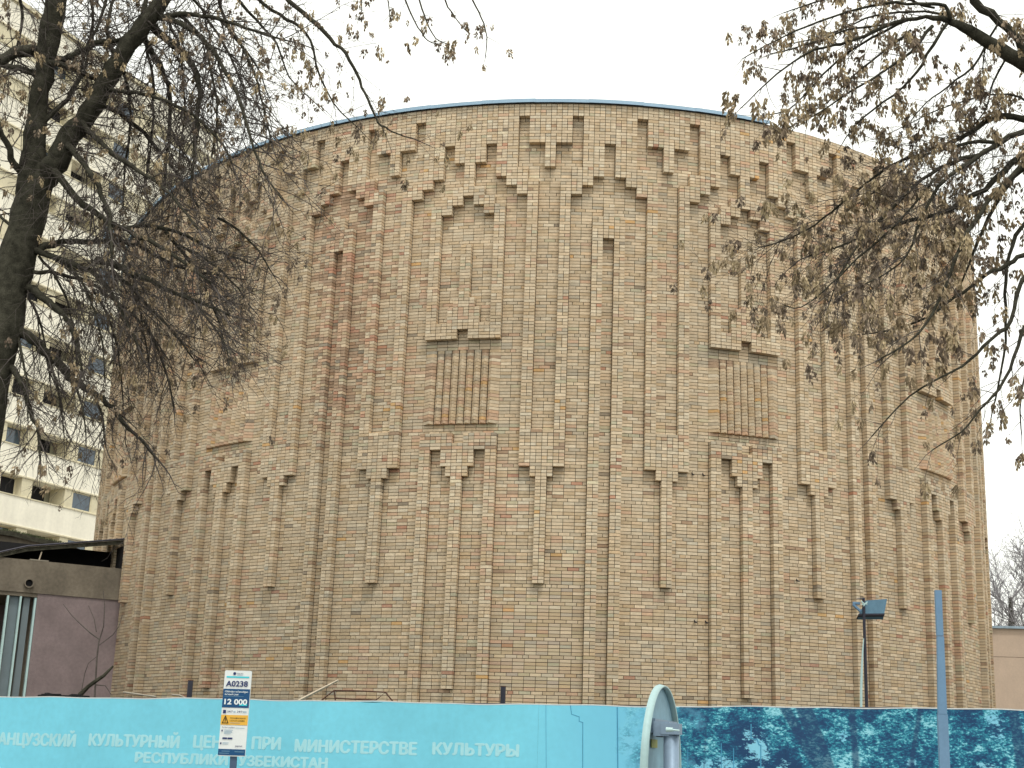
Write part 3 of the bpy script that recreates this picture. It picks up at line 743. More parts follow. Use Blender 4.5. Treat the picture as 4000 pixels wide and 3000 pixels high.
def stext(txt, x0, x1, yb, yt, mat, bold=.0):
    vs, fs = text_mesh(txt, bold); lo, hi = vs.min(0), vs.max(0)
    out = [sg(x0+(v[0]-lo[0])/(hi[0]-lo[0])*(x1-x0), yb-(v[1]-max(0, lo[1]))/(hi[1]-max(0, lo[1]))*(yb-yt), .008) for v in vs]
    m = MB(); m.add(out, fs); m.build('printed_text', mat, plate)
stext('A0238', .08, .90, .187, .122, INK, .025); stext('12 000', .08, .93, .398, .335, WHT, .03)
stext("Oldindan to'lanadigan", .07, .93, .258, .237, WHT, .01); stext("to'xtash joyi", .07, .58, .290, .269, WHT, .01)
stext('24/7', .22, .42, .492, .472, INK, .01); stext('24/7', .58, .78, .492, .472, INK, .01)
stext("TO'LAMAGANLIK", .34, .93, .566, .549, BLK, .005); stext('UCHUN JARIMA', .34, .90, .596, .580, BLK, .005)
stext("To'lov usullari", .07, .54, .676, .658, INK); stext('paynet', .62, .88, .888, .872, INK, .01)
stext('PARKING', .46, .70, .043, .030, INK)
m = MB(); c = (.375, .036)
m.add([sg(c[0]+.055*math.cos(t*math.pi/8), c[1]+.0175*math.sin(t*math.pi/8), .007) for t in range(16)], [tuple(range(15, -1, -1))]); m.build('logo_disc', INK, plate)
m = MB()
def sline(m, p, q, w, o=.009):
    p, q = np.array(p), np.array(q); A, B = np.array(sg(*p, o)), np.array(sg(*q, o)); d = B-A; d /= np.linalg.norm(d); nn_ = np.cross(en, d)*w/2
    m.add([A-nn_-d*w/2, B-nn_+d*w/2, B+nn_+d*w/2, A+nn_-d*w/2], [(0, 1, 2, 3)])
for p, q in (((.17, .535), (.07, .617)), ((.07, .617), (.28, .617)), ((.28, .617), (.17, .535)), ((.172, .560), (.172, .592)), ((.172, .602), (.172, .605))): sline(m, p, q, .008)
m.build('warning_triangle', BLK, plate)
m = MB()
for y in (.306,): sline(m, (.07, y), (.78, y), .003, .007)
for (a0_, a1_, y) in ((.17, .48, .699), (.17, .44, .713), (.17, .46, .727), (.17, .40, .741), (.58, .90, .672), (.15, .36, .846), (.15, .34, .860), (.45, .52, .480), (.45, .52, .490), (.80, .93, .480), (.80, .93, .490), (.48, .68, .052), (.35, .72, .614)): sline(m, (a0_, y), (a1_, y), .0045, .0075)
m.build('small_print', INKL, plate)
m = MB()
for (x0_, y0_, x1_, y1_) in ((.06, .465, .17, .505), (.06, .696, .11, .716), (.12, .784, .29, .803), (.31, .784, .49, .803), (.05, .842, .10, .864)):
    m.add([sg(x0_, y1_, .007), sg(x1_, y1_, .007), sg(x1_, y0_, .007), sg(x0_, y0_, .007)], [(0, 1, 2, 3)])
m.build('print_blocks', INK, plate)
m = MB()
for (a0_, a1_, y) in ((.14, .42, .942), (.05, .40, .966), (.62, .95, .946)): sline(m, (a0_, y), (a1_, y), .006, .0075)
m.build('footer_print', INKL, plate)
pt = MB(); A = np.array(sg(.56, .985, -.03)); B = np.array(sg(.5, .2, -.03)); ax = (B-A)/np.linalg.norm(B-A); foot = A+ax*((GP-A[2])/ax[2])
for P_, Q_ in ((foot, B),):
    hw = ex*.036; hn = en*.014
    pt.prism([P_-hw-hn, P_+hw-hn, P_+hw+hn, P_-hw+hn][::1]+[Q_-hw-hn, Q_+hw-hn, Q_+hw+hn, Q_-hw+hn])
pt.build('post', material('sign_post', srgb(70, 90, 115), .6, noise=.08, nscale=20), sign)

# ------------------------------------------------------------------ back of a round road sign
RY = -24.75
rc_ = at(2578, 3030, RY); Rr = .30
ang = math.acos(66/341.)                     # turned almost edge-on
Rr = 348*psize(rc_)
lookx = rc_-CAM; lookx[2] = 0; lookx /= np.linalg.norm(lookx); side = np.array([lookx[1], -lookx[0], 0])
e1 = side*math.cos(ang)+lookx*math.sin(ang); nb = np.cross(e1, np.array([0, 0, 1.]))     # disc spanned by e1 and z
if nb@lookx > 0: nb = -nb                    # nb points to the camera side (the back of the sign)
rs = thing('road_sign', 'back of a round grey metal road sign seen almost edge-on, in front of the banner', 'sign', (rc_[0], rc_[1], GP))
def rd(r, t, o): return tuple(rc_+e1*r*math.cos(t)+np.array([0, 0, 1])*r*math.sin(t)+nb*o)
n = 72; m = MB(); m.add([rd(Rr*.985, 2*math.pi*k/n, .0) for k in range(n)]+[rd(Rr*.985, 2*math.pi*k/n, -.004) for k in range(n)], [tuple(range(n)), tuple(range(2*n-1, n-1, -1))])
m.build('sign_disc', material('sign_back', srgb(120, 155, 172), .5, .1, noise=.1, nscale=5), rs)
m = MB(); vs = []
for k in range(n):
    t = 2*math.pi*k/n
    for rr, o in ((Rr*.985, .0), (Rr*.972, .017), (Rr*.99, .019), (Rr*1.008, .0), (Rr, -.006)): vs.append(rd(rr, t, o))
m.add(vs, [(k*5+j, ((k+1) % n)*5+j, ((k+1) % n)*5+j+1, k*5+j+1) for k in range(n) for j in range(4)]); m.build('flanged_rim', material('rim_grey', srgb(158, 186, 188), .5, noise=.06), rs, smooth=True)
rp = rc_+nb*.062+e1*(-.02)
pm = material('galvanised', srgb(128, 148, 168), .45, .3, noise=.08, nscale=9)
ppos = on_plane(2622, 3000, rc_+nb*.075, nb)
m = MB(); m.tube([(ppos[0], ppos[1], GP), (ppos[0], ppos[1], float(at(2600, 2862, RY)[2]))], [.0245, .0245], 20, True); m.build('post', pm, rs, smooth=True)
zc = float(at(2600, 2853, RY)[2]); pc_ = np.array([ppos[0], ppos[1], zc])
def rbox(name, c, w, d, h, mat):
    q = []
    for z in (-h/2, h/2):
        for a, b in ((-w/2, -d/2), (w/2, -d/2), (w/2, d/2), (-w/2, d/2)): q.append(c+e1*a+nb*b+np.array([0, 0, z]))
    m = MB(); m.prism(q); return m.build(name, mat, rs)
rbox('clamp_rail', rc_+nb*.012+np.array([0, 0, zc-rc_[2]+.01]), Rr*1.3, .018, .045, pm)
rbox('clamp_block', pc_-nb*.028+e1*.0, .05, .05, .045, pm)
rbox('clamp_gap', rc_+nb*.028+e1*(-.13)+np.array([0, 0, zc-rc_[2]]), .06, .02, .048, M['black'])
rbox('clamp_strap', pc_+np.array([0, 0, .0]), .058, .058, .034, pm)
rbox('faded_sticker', rc_+nb*.004+e1*(-.12)+np.array([0, 0, zc-rc_[2]-.045]), .09, .004, .026, material('faded_yellow', srgb(140, 145, 90), .7, noise=.1))
m = MB(); b0 = on_plane(2602, 2850, pc_+nb*.03, nb); m.tube([b0, b0+nb*.02+side*.0], [.007, .006], 8); m.tube([b0+nb*.012, b0+nb*.012+side*.028-np.array([0, 0, .002])], [.0035, .003], 6); m.build('bolt', M['pale'], rs)

# ------------------------------------------------------------------ trees
def cluster_mesh(seed, col):
    """a drooping bunch of dry winged seeds"""
    R_ = random.Random(seed); m = MB()
    for i in range(R_.randint(20, 28)):
        h = R_.uniform(-.085, .0); a = R_.random()*6.28; rr = R_.uniform(.002, .024)*(1+h*3)
        p = np.array([rr*math.cos(a), rr*math.sin(a), h]); L = R_.uniform(.028, .046); w = R_.uniform(.006, .0105)
        d = np.array([math.cos(a)*R_.uniform(.1, .55), math.sin(a)*R_.uniform(.1, .55), -1]); d /= np.linalg.norm(d)
        s = np.cross(d, [math.cos(a+R_.gauss(0, 1)), math.sin(a+R_.gauss(0, 1)), .1]); s /= np.linalg.norm(s)+1e-9
        kq = R_.uniform(.55, 1.2); cc = tuple(x*kq for x in col); o_ = np.cross(d, s)*w*.3
        m.add([p, p+d*L*.45+s*w+o_, p+d*L, p+d*L*.5-s*w-o_], [(0, 1, 2), (0, 2, 3)], cc)
    return m
SEEDC = [(.34, .265, .17), (.25, .20, .15), (.40, .32, .20), (.22, .17, .13), (.30, .235, .17)]
CL = [cluster_mesh(i, SEEDC[i % 5]) for i in range(8)]
CLM = []
for c in CL:
    me = bpy.data.meshes.new('seed_cluster'); me.from_pydata(c.v, [], c.f); me.materials.append(M['seed'])
    ca = me.color_attributes.new('tint', 'FLOAT_COLOR', 'POINT'); a = np.ones((len(c.v), 4), np.float32); a[:, :3] = c.c; ca.data.foreach_set('color', a.ravel()); CLM.append(me)

class Tree:
    def __init__(s, name, label, base, seed, cs=1.0):
        s.cs = cs; s.root = thing(name, label, 'tree', base); s.tw = MB(); s.cl = []; s.R = random.Random(seed)
    def limb(s, pts, Y, rad, name='limb', n=8, mat='bark', sub=3, wob=.012):
        P = []; Rd = []
        K_ = len(pts)
        Ys = Y if isinstance(Y, (list, tuple)) else [Y]*K_
        if len(Ys) == 2 and K_ > 2: Ys = [Ys[0]+(Ys[1]-Ys[0])*i/(K_-1) for i in range(K_)]
        C_ = [at(x, y, yy) for (x, y), yy in zip(pts, Ys)]
        rr = [rad[0]+(rad[-1]-rad[0])*i/(K_-1) for i in range(K_)] if len(rad) == 2 else rad
        rr = [r*psize(c) for r, c in zip(rr, C_)]
        for i in range(K_-1):
            p0, p1, p2, p3 = C_[max(i-1, 0)], C_[i], C_[i+1], C_[min(i+2, K_-1)]
            for k in range(sub):
                t = k/sub; q = .5*((2*p1)+(-p0+p2)*t+(2*p0-5*p1+4*p2-p3)*t*t+(-p0+3*p1-3*p2+p3)*t**3)
                P.append(q); Rd.append((rr[i]+(rr[i+1]-rr[i])*t))
        P.append(C_[-1]); Rd.append(rr[-1])
        if wob:
            P = [p+np.array([s.R.gauss(0, 1), s.R.gauss(0, 1), s.R.gauss(0, 1)])*min(wob, r*.4) for p, r in zip(P, Rd)]
            Rd = [r*s.R.uniform(.93, 1.09) for r in Rd]
        m = MB(); m.tube(P, Rd, n); m.build(name, M[mat], s.root, smooth=True)
        return P, Rd
    def twig(s, p, d, L, r, lvl, droop, dens, seedp, spread=.9):
        R = s.R; n = max(3, int(L/.11)); st = L/n; pts = [p]; d = np.array(d, float); d /= np.linalg.norm(d)
        kids = []
        curl = np.array([R.gauss(0, .10), R.gauss(0, .10), R.gauss(0, .05)])
        for i in range(n):
            d = d+np.array([R.gauss(0, .10), R.gauss(0, .10), R.gauss(0, .08)-droop*(1-.6*(lvl == 0)*(i/n > .7))])+curl*.6; d /= np.linalg.norm(d)
            p = p+d*st; pts.append(p)
            if lvl > 0 and R.random() < dens: kids.append((p, d.copy(), 1-i/n))
            if lvl == 0 and R.random() < seedp*.35: s.cl.append(p)
        s.tw.tube(pts, [r*(1-.75*i/n) for i in range(n+1)], 3 if r < .006 else 4, False)
        if R.random() < seedp: s.cl.append(pts[-1])
        for p_, d_, f in kids:
            v = np.array([R.gauss(0, 1), R.gauss(0, .8), R.gauss(0, .9)]); v -= d_*(v@d_); v /= np.linalg.norm(v)+1e-9
            s.twig(p_, d_*.9+v*spread, L*R.uniform(.35, .62)*(.5+.6*f), max(.0025, r*.52), lvl-1, droop*1.05, dens, seedp, spread)
    def clothe(s, PR, step, L, bias, droop=.05, dens=.75, seedp=.25, lvl=2, t0=0., r=.009, spread=.9):
        P, Rd = PR; R = s.R; acc = 0
        for i in range(int(len(P)*t0), len(P)-1):
            seg = P[i+1]-P[i]; sl_ = np.linalg.norm(seg)
            if sl_ < 1e-6: continue
            acc += sl_
            while acc > step:
                acc -= step; q = P[i]+seg*R.random(); t = seg/sl_
                v = np.array([R.gauss(0, 1), R.gauss(0, .8), R.gauss(0, 1)]); v -= t*(v@t); v /= np.linalg.norm(v)+1e-9
                s.twig(q, t*.55+v*.8+np.array(bias), R.uniform(L[0], L[1]), min(r*R.uniform(.6, 1.2), max(.004, Rd[i]*.6)), lvl, droop, dens, seedp, spread)
        e = P[-1]-P[-2]; s.twig(P[-1], e/np.linalg.norm(e), L[0], max(.0035, Rd[-1]*.9), max(0, lvl-1), droop, dens, seedp)
    def finish(s):
        s.tw.build('twigs', M['twig'], s.root)['kind'] = 'stuff'
        c = s.cl; s.R.shuffle(c)
        vis = lambda p: (lambda q: -60 < q[0] < 4060 and -60 < q[1] < 3060)(proj(p))
        c.sort(key=lambda p: 0 if vis(p) else 1)
        rest = MB()
        for i, p in enumerate(c):
            k = s.R.randrange(len(CL)); sc = s.R.uniform(.8, 1.7)*s.cs; a = s.R.random()*6.28
            Mx = Matrix.Translation(Vector(p)) @ Matrix.Rotation(a, 4, 'Z') @ Matrix.Rotation(s.R.gauss(0, .25), 4, 'X') @ Matrix.Scale(sc, 4)
            if i < 300:
                o = link('seed_cluster', CLM[k], s.root); o.matrix_world = Mx
            else:
                cm = CL[k]; o_ = len(rest.v); rest.v.extend([tuple(Mx @ Vector(v)) for v in cm.v]); rest.f.extend([tuple(j+o_ for j in f) for f in cm.f]); rest.c.extend(cm.c)
        if rest.v: rest.build('seed_clusters', M['seed'], s.root, color=True)['kind'] = 'stuff'
        print(s.root.name, 'twig faces', len(s.tw.f), 'clusters', len(c))

TY = -13.0
g0 = at(-330, 3000, TY)
lt = Tree('maple_tree', 'large leafless tree with forked dark trunk, dense drooping twigs and dry seed bunches, at left', (g0[0], g0[1], 0), 11)
trunk = lt.limb([(-350, 3700), (-260, 2900), (-150, 2200), (-50, 1640), (25, 1250), (75, 980), (125, 780), (150, 660)], TY, [95, 88, 80, 66, 62, 66, 66, 60], 'trunk', 14)
A_ = lt.limb([(105, 800), (130, 640), (144, 470), (168, 300), (190, 150), (222, 0), (250, -160), (300, -330)], [TY, TY-.5], [48, 50, 37, 33, 40, 38, 30, 20], 'limb', 12)
B_ = lt.limb([(120, 790), (180, 690), (217, 640), (276, 529), (347, 441), (411, 329), (464, 235), (529, 135), (611, 35), (680, -70), (780, -200)], [TY, TY-.3], [44, 46, 44, 40, 36, 36, 33, 32, 30, 26, 18], 'limb', 12)
Ls = []
def L_(pts, Y, rad, **k): o = lt.limb(pts, Y, rad, **k); Ls.append(o); return o
Bd = (.25, -.05, -.15)
def mk(pts, Y, rad, step=.09, L=(.5, 1.2), bias=Bd, droop=.05, dens=.72, seedp=.1, lvl=2, t0=0., r=.010, spread=.9):
    PR = L_(pts, Y, rad); lt.clothe(PR, step, L, bias, droop, dens, seedp, lvl, t0, r, spread); return PR
lt.clothe(A_, .09, (.6, 1.5), (0, 0, 0), .03, .7, .02, 2, .2)
lt.clothe(B_, .08, (.6, 1.5), (.1, 0, -.1), .04, .7, .03, 2, .2)
mk([(175, 235), (240, 232), (290, 215), (335, 190), (400, 165), (455, 158), (505, 150)], (TY-.2, TY-.1), [15, 8], L=(.4, .9), seedp=.08)
mk([(180, 240), (262, 255), (310, 280), (350, 300), (400, 305), (425, 330)], (TY-.3, TY), [13, 10], L=(.3, .8))
mk([(170, 210), (100, 200), (40, 215), (-40, 260)], (TY, TY-.6), [26, 18]); mk([(150, 300), (90, 268), (30, 262), (-40, 230)], (TY, TY+.4), [14, 10])
mk([(110, 700), (60, 640), (30, 560), (-20, 470)], (TY, TY-.6), [16, 9])
mk([(611, 65), (705, 55), (790, 62), (880, 76), (1000, 123), (1117, 159)], (TY-.2, TY-1), [12, 4], .09, (.5, 1.4), (.15, 0, -.15), .05, .6, .06)
mk([(611, 76), (676, 76), (764, 129), (823, 188), (882, 282), (940, 400), (964, 488), (993, 588), (1046, 705), (1105, 782)], (TY-.2, TY-1.4), [12, 3], .09, (.5, 1.3), (.15, 0, -.15), .05, .55, .06)
mk([(600, 100), (640, 147), (723, 217), (770, 294), (776, 411), (765, 560), (750, 700)], (TY, TY-.6), [17, 6], .10, (.55, 1.4), (.0, 0, -.3), .07, .75, .02)
mk([(560, 150), (620, 250), (655, 340), (665, 450), (650, 620), (640, 760)], (TY+.2, TY+1), [13, 5], .10, (.55, 1.4), (.1, 0, -.3), .07, .75, .02)
mk([(425, 350), (500, 360), (547, 364), (646, 394), (760, 450), (850, 540), (910, 640)], (TY-.2, TY-.8), [9, 4], .09, (.5, 1.2), (.1, 0, -.25), .06, .72, .03)
mk([(380, 400), (470, 440), (560, 520), (640, 610), (720, 720), (800, 850)], (TY+.2, TY+1.2), [11, 4], .12, (.55, 1.4), (.2, 0, -.25), .06, .75, .03)
mk([(320, 480), (400, 560), (500, 640), (600, 700), (700, 800), (780, 900)], (TY-.2, TY-1.2), [11, 4], .12, (.55, 1.4), (.2, 0, -.25), .06, .75, .02)
mk([(260, 560), (330, 640), (400, 760), (430, 880), (440, 1010)], (TY-.2, TY-1.), [13, 5], .10, (.55, 1.35), (.1, 0, -.3), .07, .75, .02)
mk([(200, 660), (290, 760), (390, 840), (500, 900), (620, 960), (740, 1040), (830, 1110)], (TY-.1, TY-1.), [16, 4], .10, (.55, 1.4), (.2, 0, -.2), .06, .78, .03)
mk([(132, 985), (176, 965), (250, 945), (335, 941), (441, 941), (540, 960), (650, 1020), (760, 1060), (860, 1075)], (TY, TY+.8), [15, 4], .10, (.55, 1.4), (.2, 0, -.15), .055, .78, .03)
mk([(120, 975), (243, 1016), (353, 1060), (420, 1120), (480, 1220), (540, 1350)], (TY, TY-.6), [13, 5], .12, (.55, 1.4), (.2, 0, -.3), .07, .72, .02)
mk([(128, 1060), (238, 1069), (353, 1104), (440, 1170), (540, 1250), (620, 1350)], (TY, TY+.8), [9, 4], .12, (.55, 1.4), (.2, 0, -.3), .07, .72, .02)
mk([(110, 1118), (168, 1166), (230, 1205), (260, 1244), (287, 1301), (304, 1345), (320, 1450)], (TY, TY-.4), [17, 5], .09, (.5, 1.2), (.05, 0, -.4), .08, .7, .02)
mk([(66, 1279), (132, 1328), (185, 1385), (247, 1447), (287, 1482), (366, 1531), (424, 1575), (480, 1650), (560, 1730), (620, 1800)], (TY, TY+.4), [22, 4], .09, (.5, 1.2), (.0, 0, -.45), .09, .7, .02)
mk([(40, 1430), (85, 1500), (120, 1600), (150, 1700), (155, 1800)], (TY, TY-.4), [14, 4], .09, (.4, .8), (.0, 0, -.4), .08, .7, .02)
mk([(380, 1010), (460, 1040), (512, 1070), (588, 1100), (640, 1125), (720, 1160), (820, 1200), (900, 1230)], (TY-.3, TY-.9), [16, 4], .10, (.55, 1.4), (.15, 0, -.3), .06, .8, .04)
mk([(430, 1050), (520, 1130), (600, 1220), (680, 1300), (750, 1400)], (TY-.3, TY+.4), [9, 3], .10, (.55, 1.35), (.1, 0, -.35), .07, .78, .03)
mk([(450, 900), (560, 880), (680, 900), (800, 960), (900, 1000), (980, 1030)], (TY, TY+1.), [10, 3], .10, (.55, 1.35), (.2, 0, -.15), .05, .78, .04)
mk([(130, 520), (230, 420), (300, 330), (330, 220), (400, 60), (430, -60)], (TY-.2, TY+.6), [10, 5], .08, (.5, 1.3), (0, 0, 0), .03, .7, .02)
mk([(560, 60), (590, -40), (700, -140)], (TY, TY+.5), [10, 6], .12, (.5, 1.1), (0, 0, -.2), .05, .7, .02)
mk([(450, 230), (420, 120), (440, 20), (470, -60)], (TY, TY+.5), [9, 5], .07, (.5, 1.4), (0, 0, 0), .04, .7, .02)
# long outer limbs overhead whose ends hang into view
PRo = mk([(740, -150), (900, -220), (1100, -230), (1350, -200), (1600, -150), (1800, -120)], (TY-.4, TY-1.2), [18, 6], .3, (.3, .6), (.0, 0, -.1), .04, .3, .1, 1)
mk([(930, -210), (1040, -90), (1127, 0), (1213, 72), (1290, 149), (1349, 212), (1394, 289), (1425, 362), (1462, 448), (1489, 488), (1552, 524), (1642, 551)], (TY-.6, TY-1.), [11, 2.2], .13, (.35, .95), (.1, 0, -.1), .05, .42, .32, 1, .2, .005)
mk([(880, -210), (960, -60), (1060, 40), (1150, 90), (1215, 160), (1235, 260), (1300, 400), (1400, 500)], (TY-.5, TY-.2), [9, 2], .12, (.35, .9), (.1, 0, -.1), .05, .45, .3, 1, .2, .005)
mk([(840, -200), (900, -40), (1000, 80), (1080, 170), (1130, 300), (1230, 400)], (TY-.5, TY+.3), [8, 2], .12, (.35, .9), (.1, 0, -.1), .05, .5, .25, 1, .1, .005)
mk([(820, -190), (850, -20), (900, 130), (1000, 250), (1050, 380)], (TY-.5, TY+.8), [9, 2], .09, (.4, 1.0), (.1, 0, -.1), .05, .55, .25, 1, .1, .005)
for pts in ([(1560, -150), (1583, 0), (1633, 108), (1670, 158), (1720, 175)], [(1620, -150), (1638, 0), (1665, 81), (1701, 149), (1745, 170)], [(1710, -130), (1737, 0), (1778, 68), (1823, 122)],
            [(1810, -120), (1846, 0), (1882, 68), (1901, 145), (1896, 226)], [(1490, -170), (1510, -40), (1522, 60)], [(1390, -190), (1410, -60), (1412, 40), (1400, 80)]):
    mk(pts, (TY-.9, TY-1.2), [4.0, 1.6], .16, (.12, .35), (.1, 0, -.3), .05, .4, .62, 0, .3, .0035)
for pts, yy in (([(640, 60), (690, 150), (715, 300), (720, 450), (700, 600)], .6), ([(700, 56), (790, 150), (830, 300), (850, 450), (830, 600)], -.5), ([(560, 130), (590, 260), (600, 400), (590, 560), (570, 700)], .9),
                ([(470, 240), (500, 360), (510, 500), (490, 640), (480, 800)], .8), ([(850, 70), (930, 150), (990, 280), (1030, 420), (1060, 560)], -.9), ([(60, -60), (90, 60), (60, 200), (20, 330)], .7), ([(330, -80), (360, 40), (350, 180), (320, 300)], .8),
                ([(700, -120), (760, 0), (850, 130), (920, 260), (960, 380)], .5), ([(400, 800), (480, 960), (530, 1120), (560, 1280), (580, 1420)], 1.2), ([(640, 900), (720, 1000), (800, 1120), (850, 1250), (880, 1380)], .9), ([(60, 900), (-20, 820), (-60, 700)], .5)):
    mk(pts, (TY, TY+yy), [7, 3], .085, (.5, 1.2), (.05, 0, -.3), .06, .62, .025, 2)
for pts, yy in (([(150, 1000), (215, 1080), (262, 1180), (290, 1300), (300, 1420)], .5), ([(240, 1016), (320, 1100), (372, 1220), (400, 1350), (410, 1480)], -.5), ([(100, 1130), (150, 1240), (180, 1360), (195, 1500)], .4),
                ([(330, 1080), (400, 1190), (450, 1320), (470, 1450), (480, 1560)], .9), ([(60, 1290), (90, 1400), (105, 1520), (110, 1650)], -.3), ([(185, 1385), (220, 1500), (240, 1600), (250, 1700)], .3), ([(287, 1482), (320, 1580), (335, 1690)], -.3),
                ([(366, 1531), (400, 1640), (415, 1750)], .3), ([(700, 960), (800, 1010), (900, 1090), (980, 1200)], .6), ([(720, 1150), (800, 1230), (870, 1330), (900, 1450)], -.4), ([(560, 1250), (620, 1370), (660, 1500), (680, 1600)], .8), ([(850, 850), (930, 900), (1010, 980), (1070, 1080)], .3)):
    mk(pts, (TY, TY+yy), [6, 2.5], .08, (.45, 1.1), (.04, 0, -.4), .08, .6, .02, 2, 0, .008)
lt.finish()

RYY = -14.5
g1 = at(4750, 3000, RYY)
rt = Tree('maple_tree', 'leafless tree reaching in from the right edge, its fine branches hung with brown seed bunches', (g1[0], g1[1], 0), 23, 1.22)
rt.limb([(4800, 4000), (4760, 3000), (4720, 2000), (4650, 1200), (4560, 700), (4480, 420)], RYY, [95, 80, 70, 60, 50, 36], 'trunk', 12)
def mr(pts, Y, rad, step=.10, L=(.4, 1.0), bias=(-.25, 0, -.1), droop=.04, dens=.55, seedp=.42, lvl=1, t0=0., r=.006, spread=.75):
    PR = rt.limb(pts, Y, rad); rt.clothe(PR, step, L, bias, droop, dens, seedp, lvl, t0, r, spread)
mr([(4560, 640), (4300, 430), (4150, 330), (4000, 247), (3905, 188), (3787, 118), (3711, 82), (3617, 70), (3493, 88), (3376, 141), (3288, 170), (3182, 194), (3100, 240), (3000, 320), (2894, 423)], (RYY, RYY-.6), [46, 40, 34, 30, 25, 20, 14, 8, 8, 7, 6, 5, 4, 3, 2], .17, (.35, .85), t0=.2, dens=.4)
mr([(3711, 82), (3687, 24), (3617, 15), (3500, 12), (3405, 23), (3258, 65), (3111, 118), (2990, 180), (2900, 229)], (RYY-.3, RYY-.9), [8, 2], .18, (.2, .6), dens=.35)
mr([(3550, 75), (3400, 150), (3280, 230), (3180, 330), (3080, 430), (2970, 450)], (RYY-.3, RYY+.3), [6, 2], .14, (.3, .7))
mr([(3640, 100), (3560, 200), (3450, 280), (3320, 360), (3200, 440), (3080, 500)], (RYY-.3, RYY-.6), [7, 2], .14, (.3, .7))
mr([(3700, 95), (3620, 210), (3560, 310), (3450, 400), (3350, 480), (3290, 560)], (RYY-.3, RYY), [7, 2], .14, (.3, .7))
mr([(3790, -160), (3805, 0), (3905, 76), (3981, 153), (4050, 300), (4300, 480)], (RYY-.5, RYY), [16, 18, 16, 15, 18, 30], .16, (.35, .9))
mr([(4500, 560), (4250, 480), (4100, 462), (4000, 464), (3905, 458), (3817, 500), (3699, 564), (3582, 605), (3482, 650), (3380, 720), (3280, 800), (3180, 880), (3050, 945), (2960, 965)], (RYY, RYY+.6), [30, 24, 18, 14, 12, 10, 8, 7, 6, 5, 4.5, 4, 3, 2], .062, (.5, 1.15), (-.25, 0, -.2), .06, .62, .11, 2, .15)
mr([(4500, 600), (4200, 500), (4000, 517), (3875, 576), (3787, 635), (3670, 723), (3600, 850), (3540, 1000), (3440, 1080), (3330, 1130)], (RYY, RYY-.6), [24, 16, 12, 10, 9, 7, 6, 4, 3, 2], .062, (.5, 1.1), (-.2, 0, -.3), .07, .62, .11, 2, .2)
mr([(4100, 520), (3960, 640), (3840, 740), (3700, 820), (3560, 860), (3420, 900), (3280, 960), (3160, 1000)], (RYY, RYY+.3), [14, 3], .062, (.5, 1.1), (-.2, 0, -.2), .06, .62, .11, 2, .1)
mr([(3850, 590), (3720, 640), (3600, 700), (3500, 800), (3380, 920), (3300, 1040), (3240, 1180)], (RYY, RYY-.3), [9, 2.5], .065, (.45, 1.0), (-.15, 0, -.4), .06, .6, .11, 2, .1)
mr([(3900, 560), (3780, 560), (3660, 590), (3560, 640), (3480, 700), (3400, 760)], (RYY, RYY+.5), [8, 3], .065, (.45, 1.0), (-.2, 0, -.2), .06, .6, .11, 2, .1)
mr([(4300, 600), (4100, 560), (3950, 700), (3830, 830), (3750, 960), (3700, 1100), (3640, 1230), (3560, 1330), (3440, 1400)], (RYY, RYY-.9), [13, 3], .12, (.35, .9), (-.2, 0, -.3), .06, .5, .45, 1, .2)
mr([(4500, 700), (4250, 780), (4100, 920), (4000, 1000), (3934, 1035), (3846, 1076), (3787, 1129), (3699, 1182), (3600, 1250), (3480, 1290), (3330, 1310)], (RYY, RYY), [13, 2.2], .18, (.3, .8), t0=.3, dens=.4)
mr([(4500, 800), (4200, 950), (3993, 1100), (3952, 1253), (3875, 1323), (3787, 1411), (3699, 1464), (3552, 1546), (3405, 1705)], (RYY, RYY-.5), [11, 2.2], .2, (.3, .7), t0=.25, dens=.35)
mr([(4500, 820), (4200, 1150), (4020, 1250), (3960, 1400), (3900, 1520), (3830, 1600), (3750, 1690), (3640, 1760)], (RYY, RYY-.3), [10, 2.2], .2, (.3, .7), t0=.3, dens=.35)
mr([(4600, 700), (4300, 850), (4100, 820), (3990, 880), (3940, 1000), (3925, 1150), (3930, 1330), (3900, 1500), (3870, 1640)], (RYY, RYY+.4), [12, 2.2], .16, (.3, .8), (-.1, 0, -.2), t0=.35, dens=.4)
mr([(4300, 480), (4150, 600), (4030, 640), (3930, 720), (3860, 850), (3800, 1000), (3760, 1100)], (RYY, RYY+.5), [16, 3], .15, (.3, .8), (-.1, 0, -.2), dens=.5)
mr([(4250, 900), (4120, 1100), (4050, 1300), (4000, 1480), (3985, 1600), (3990, 1700)], (RYY, RYY+.2), [7, 2], .18, (.3, .6), (-.1, 0, -.2), dens=.4)
mr([(3650, 700), (3500, 880), (3350, 1010), (3250, 1110), (3130, 1200), (3060, 1190)], (RYY-.3, RYY-.6), [5, 1.8], .22, (.25, .6), (-.1, 0, -.2), dens=.35, seedp=.4)
for pts, yy in (([(3700, 60), (3560, 45), (3420, 60), (3300, 110), (3190, 150), (3080, 170)], .3), ([(3480, 92), (3340, 110), (3220, 150), (3100, 190), (3010, 210)], -.5), ([(3650, 30), (3500, -10), (3330, -30), (3180, 10), (3060, 50)], .2),
                ([(3860, 160), (3800, 260), (3700, 340), (3620, 400), (3560, 470)], -.3), ([(3940, 210), (3880, 320), (3850, 430), (3780, 520)], .4), ([(3905, 80), (3850, 180), (3840, 290)], .5), ([(3560, 120), (3440, 210), (3330, 300), (3230, 400), (3120, 460)], .5),
                ([(4100, 460), (3980, 380), (3860, 370), (3750, 400), (3640, 440), (3520, 500)], .2)):
    mr(pts, (RYY, RYY+yy), [5, 2], .085, (.25, .65), (-.2, 0, -.15), .04, .4, .42, 1)
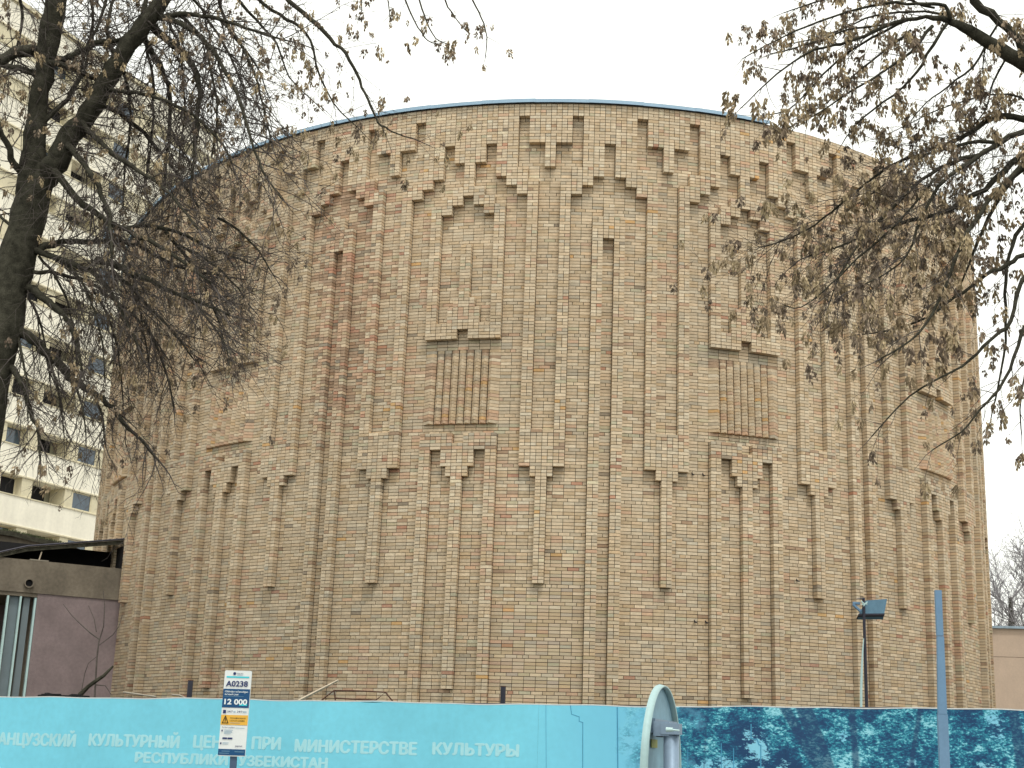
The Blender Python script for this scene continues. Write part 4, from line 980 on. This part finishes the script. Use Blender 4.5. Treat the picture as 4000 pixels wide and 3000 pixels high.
rt.finish()

# far bare trees behind the low building
def bare(name, px, py, Y, hgt, label, seed, grp='bare trees far behind the low building'):
    b = at(px, py, Y); R = random.Random(seed); t = thing(name, label, 'tree', (b[0], b[1], 0), grp)
    tk = MB(); tk.tube([(b[0], b[1], 0), (b[0]+.1, b[1], hgt*.35), (b[0]+.2, b[1], hgt*.62)], [.26, .19, .11], 8); tk.build('trunk', M['bark'], t)
    cr = MB()
    def go(p, d, L, r, l):
        n = 4; pts = [p]
        for i in range(n):
            d = d+np.array([R.gauss(0, .14), R.gauss(0, .14), R.gauss(.03, .09)]); d /= np.linalg.norm(d); p = p+d*L/n; pts.append(p)
            if l > 0:
                for q in range(2):
                    v = np.array([R.gauss(0, 1), R.gauss(0, 1), R.gauss(.25, .6)]); v /= np.linalg.norm(v); go(p, d*.7+v*.75, L*R.uniform(.45, .68), r*.55, l-1)
        cr.tube(pts, [r*(1-.5*i/n) for i in range(n+1)], 3, False)
    for k in range(4):
        z = hgt*R.uniform(.25, .62); a = R.random()*6.28; go(np.array([b[0]+.2*z/hgt, b[1], z]), np.array([math.cos(a)*.7, math.sin(a)*.7, .8]), hgt*.24, .055, 3)
    cr.build('crown', M['far_twig'], t)
bare('bare_tree', 3935, 2400, 38, 16, 'bare tree at right whose crown shows between the brick drum and the frame edge', 3)
bare('bare_tree', 4060, 2400, 34, 16, 'bare tree behind the low beige building, mostly past the right frame edge', 5)
bare('bare_tree', 3985, 2420, 52, 16, 'small distant bare tree above the low building roof, farthest at right', 9)
hd = MB()
for i in range(700):
    b = at(random.uniform(3860, 4300), 2440, random.uniform(44, 50)); p = np.array([b[0], b[1], random.uniform(6, 10.2)])
    q = p+np.array([random.gauss(0, .25), random.gauss(0, .2), random.uniform(.05, .6)]); s = np.array([.012, 0, 0]); hd.add([p-s, p+s, q], [(0, 1, 2)])
tag(hd.build('hedge_twigs', M['far_twig']), kind='stuff')
print('total faces', sum(len(o.data.polygons) for o in SC.objects if o.type == 'MESH'))
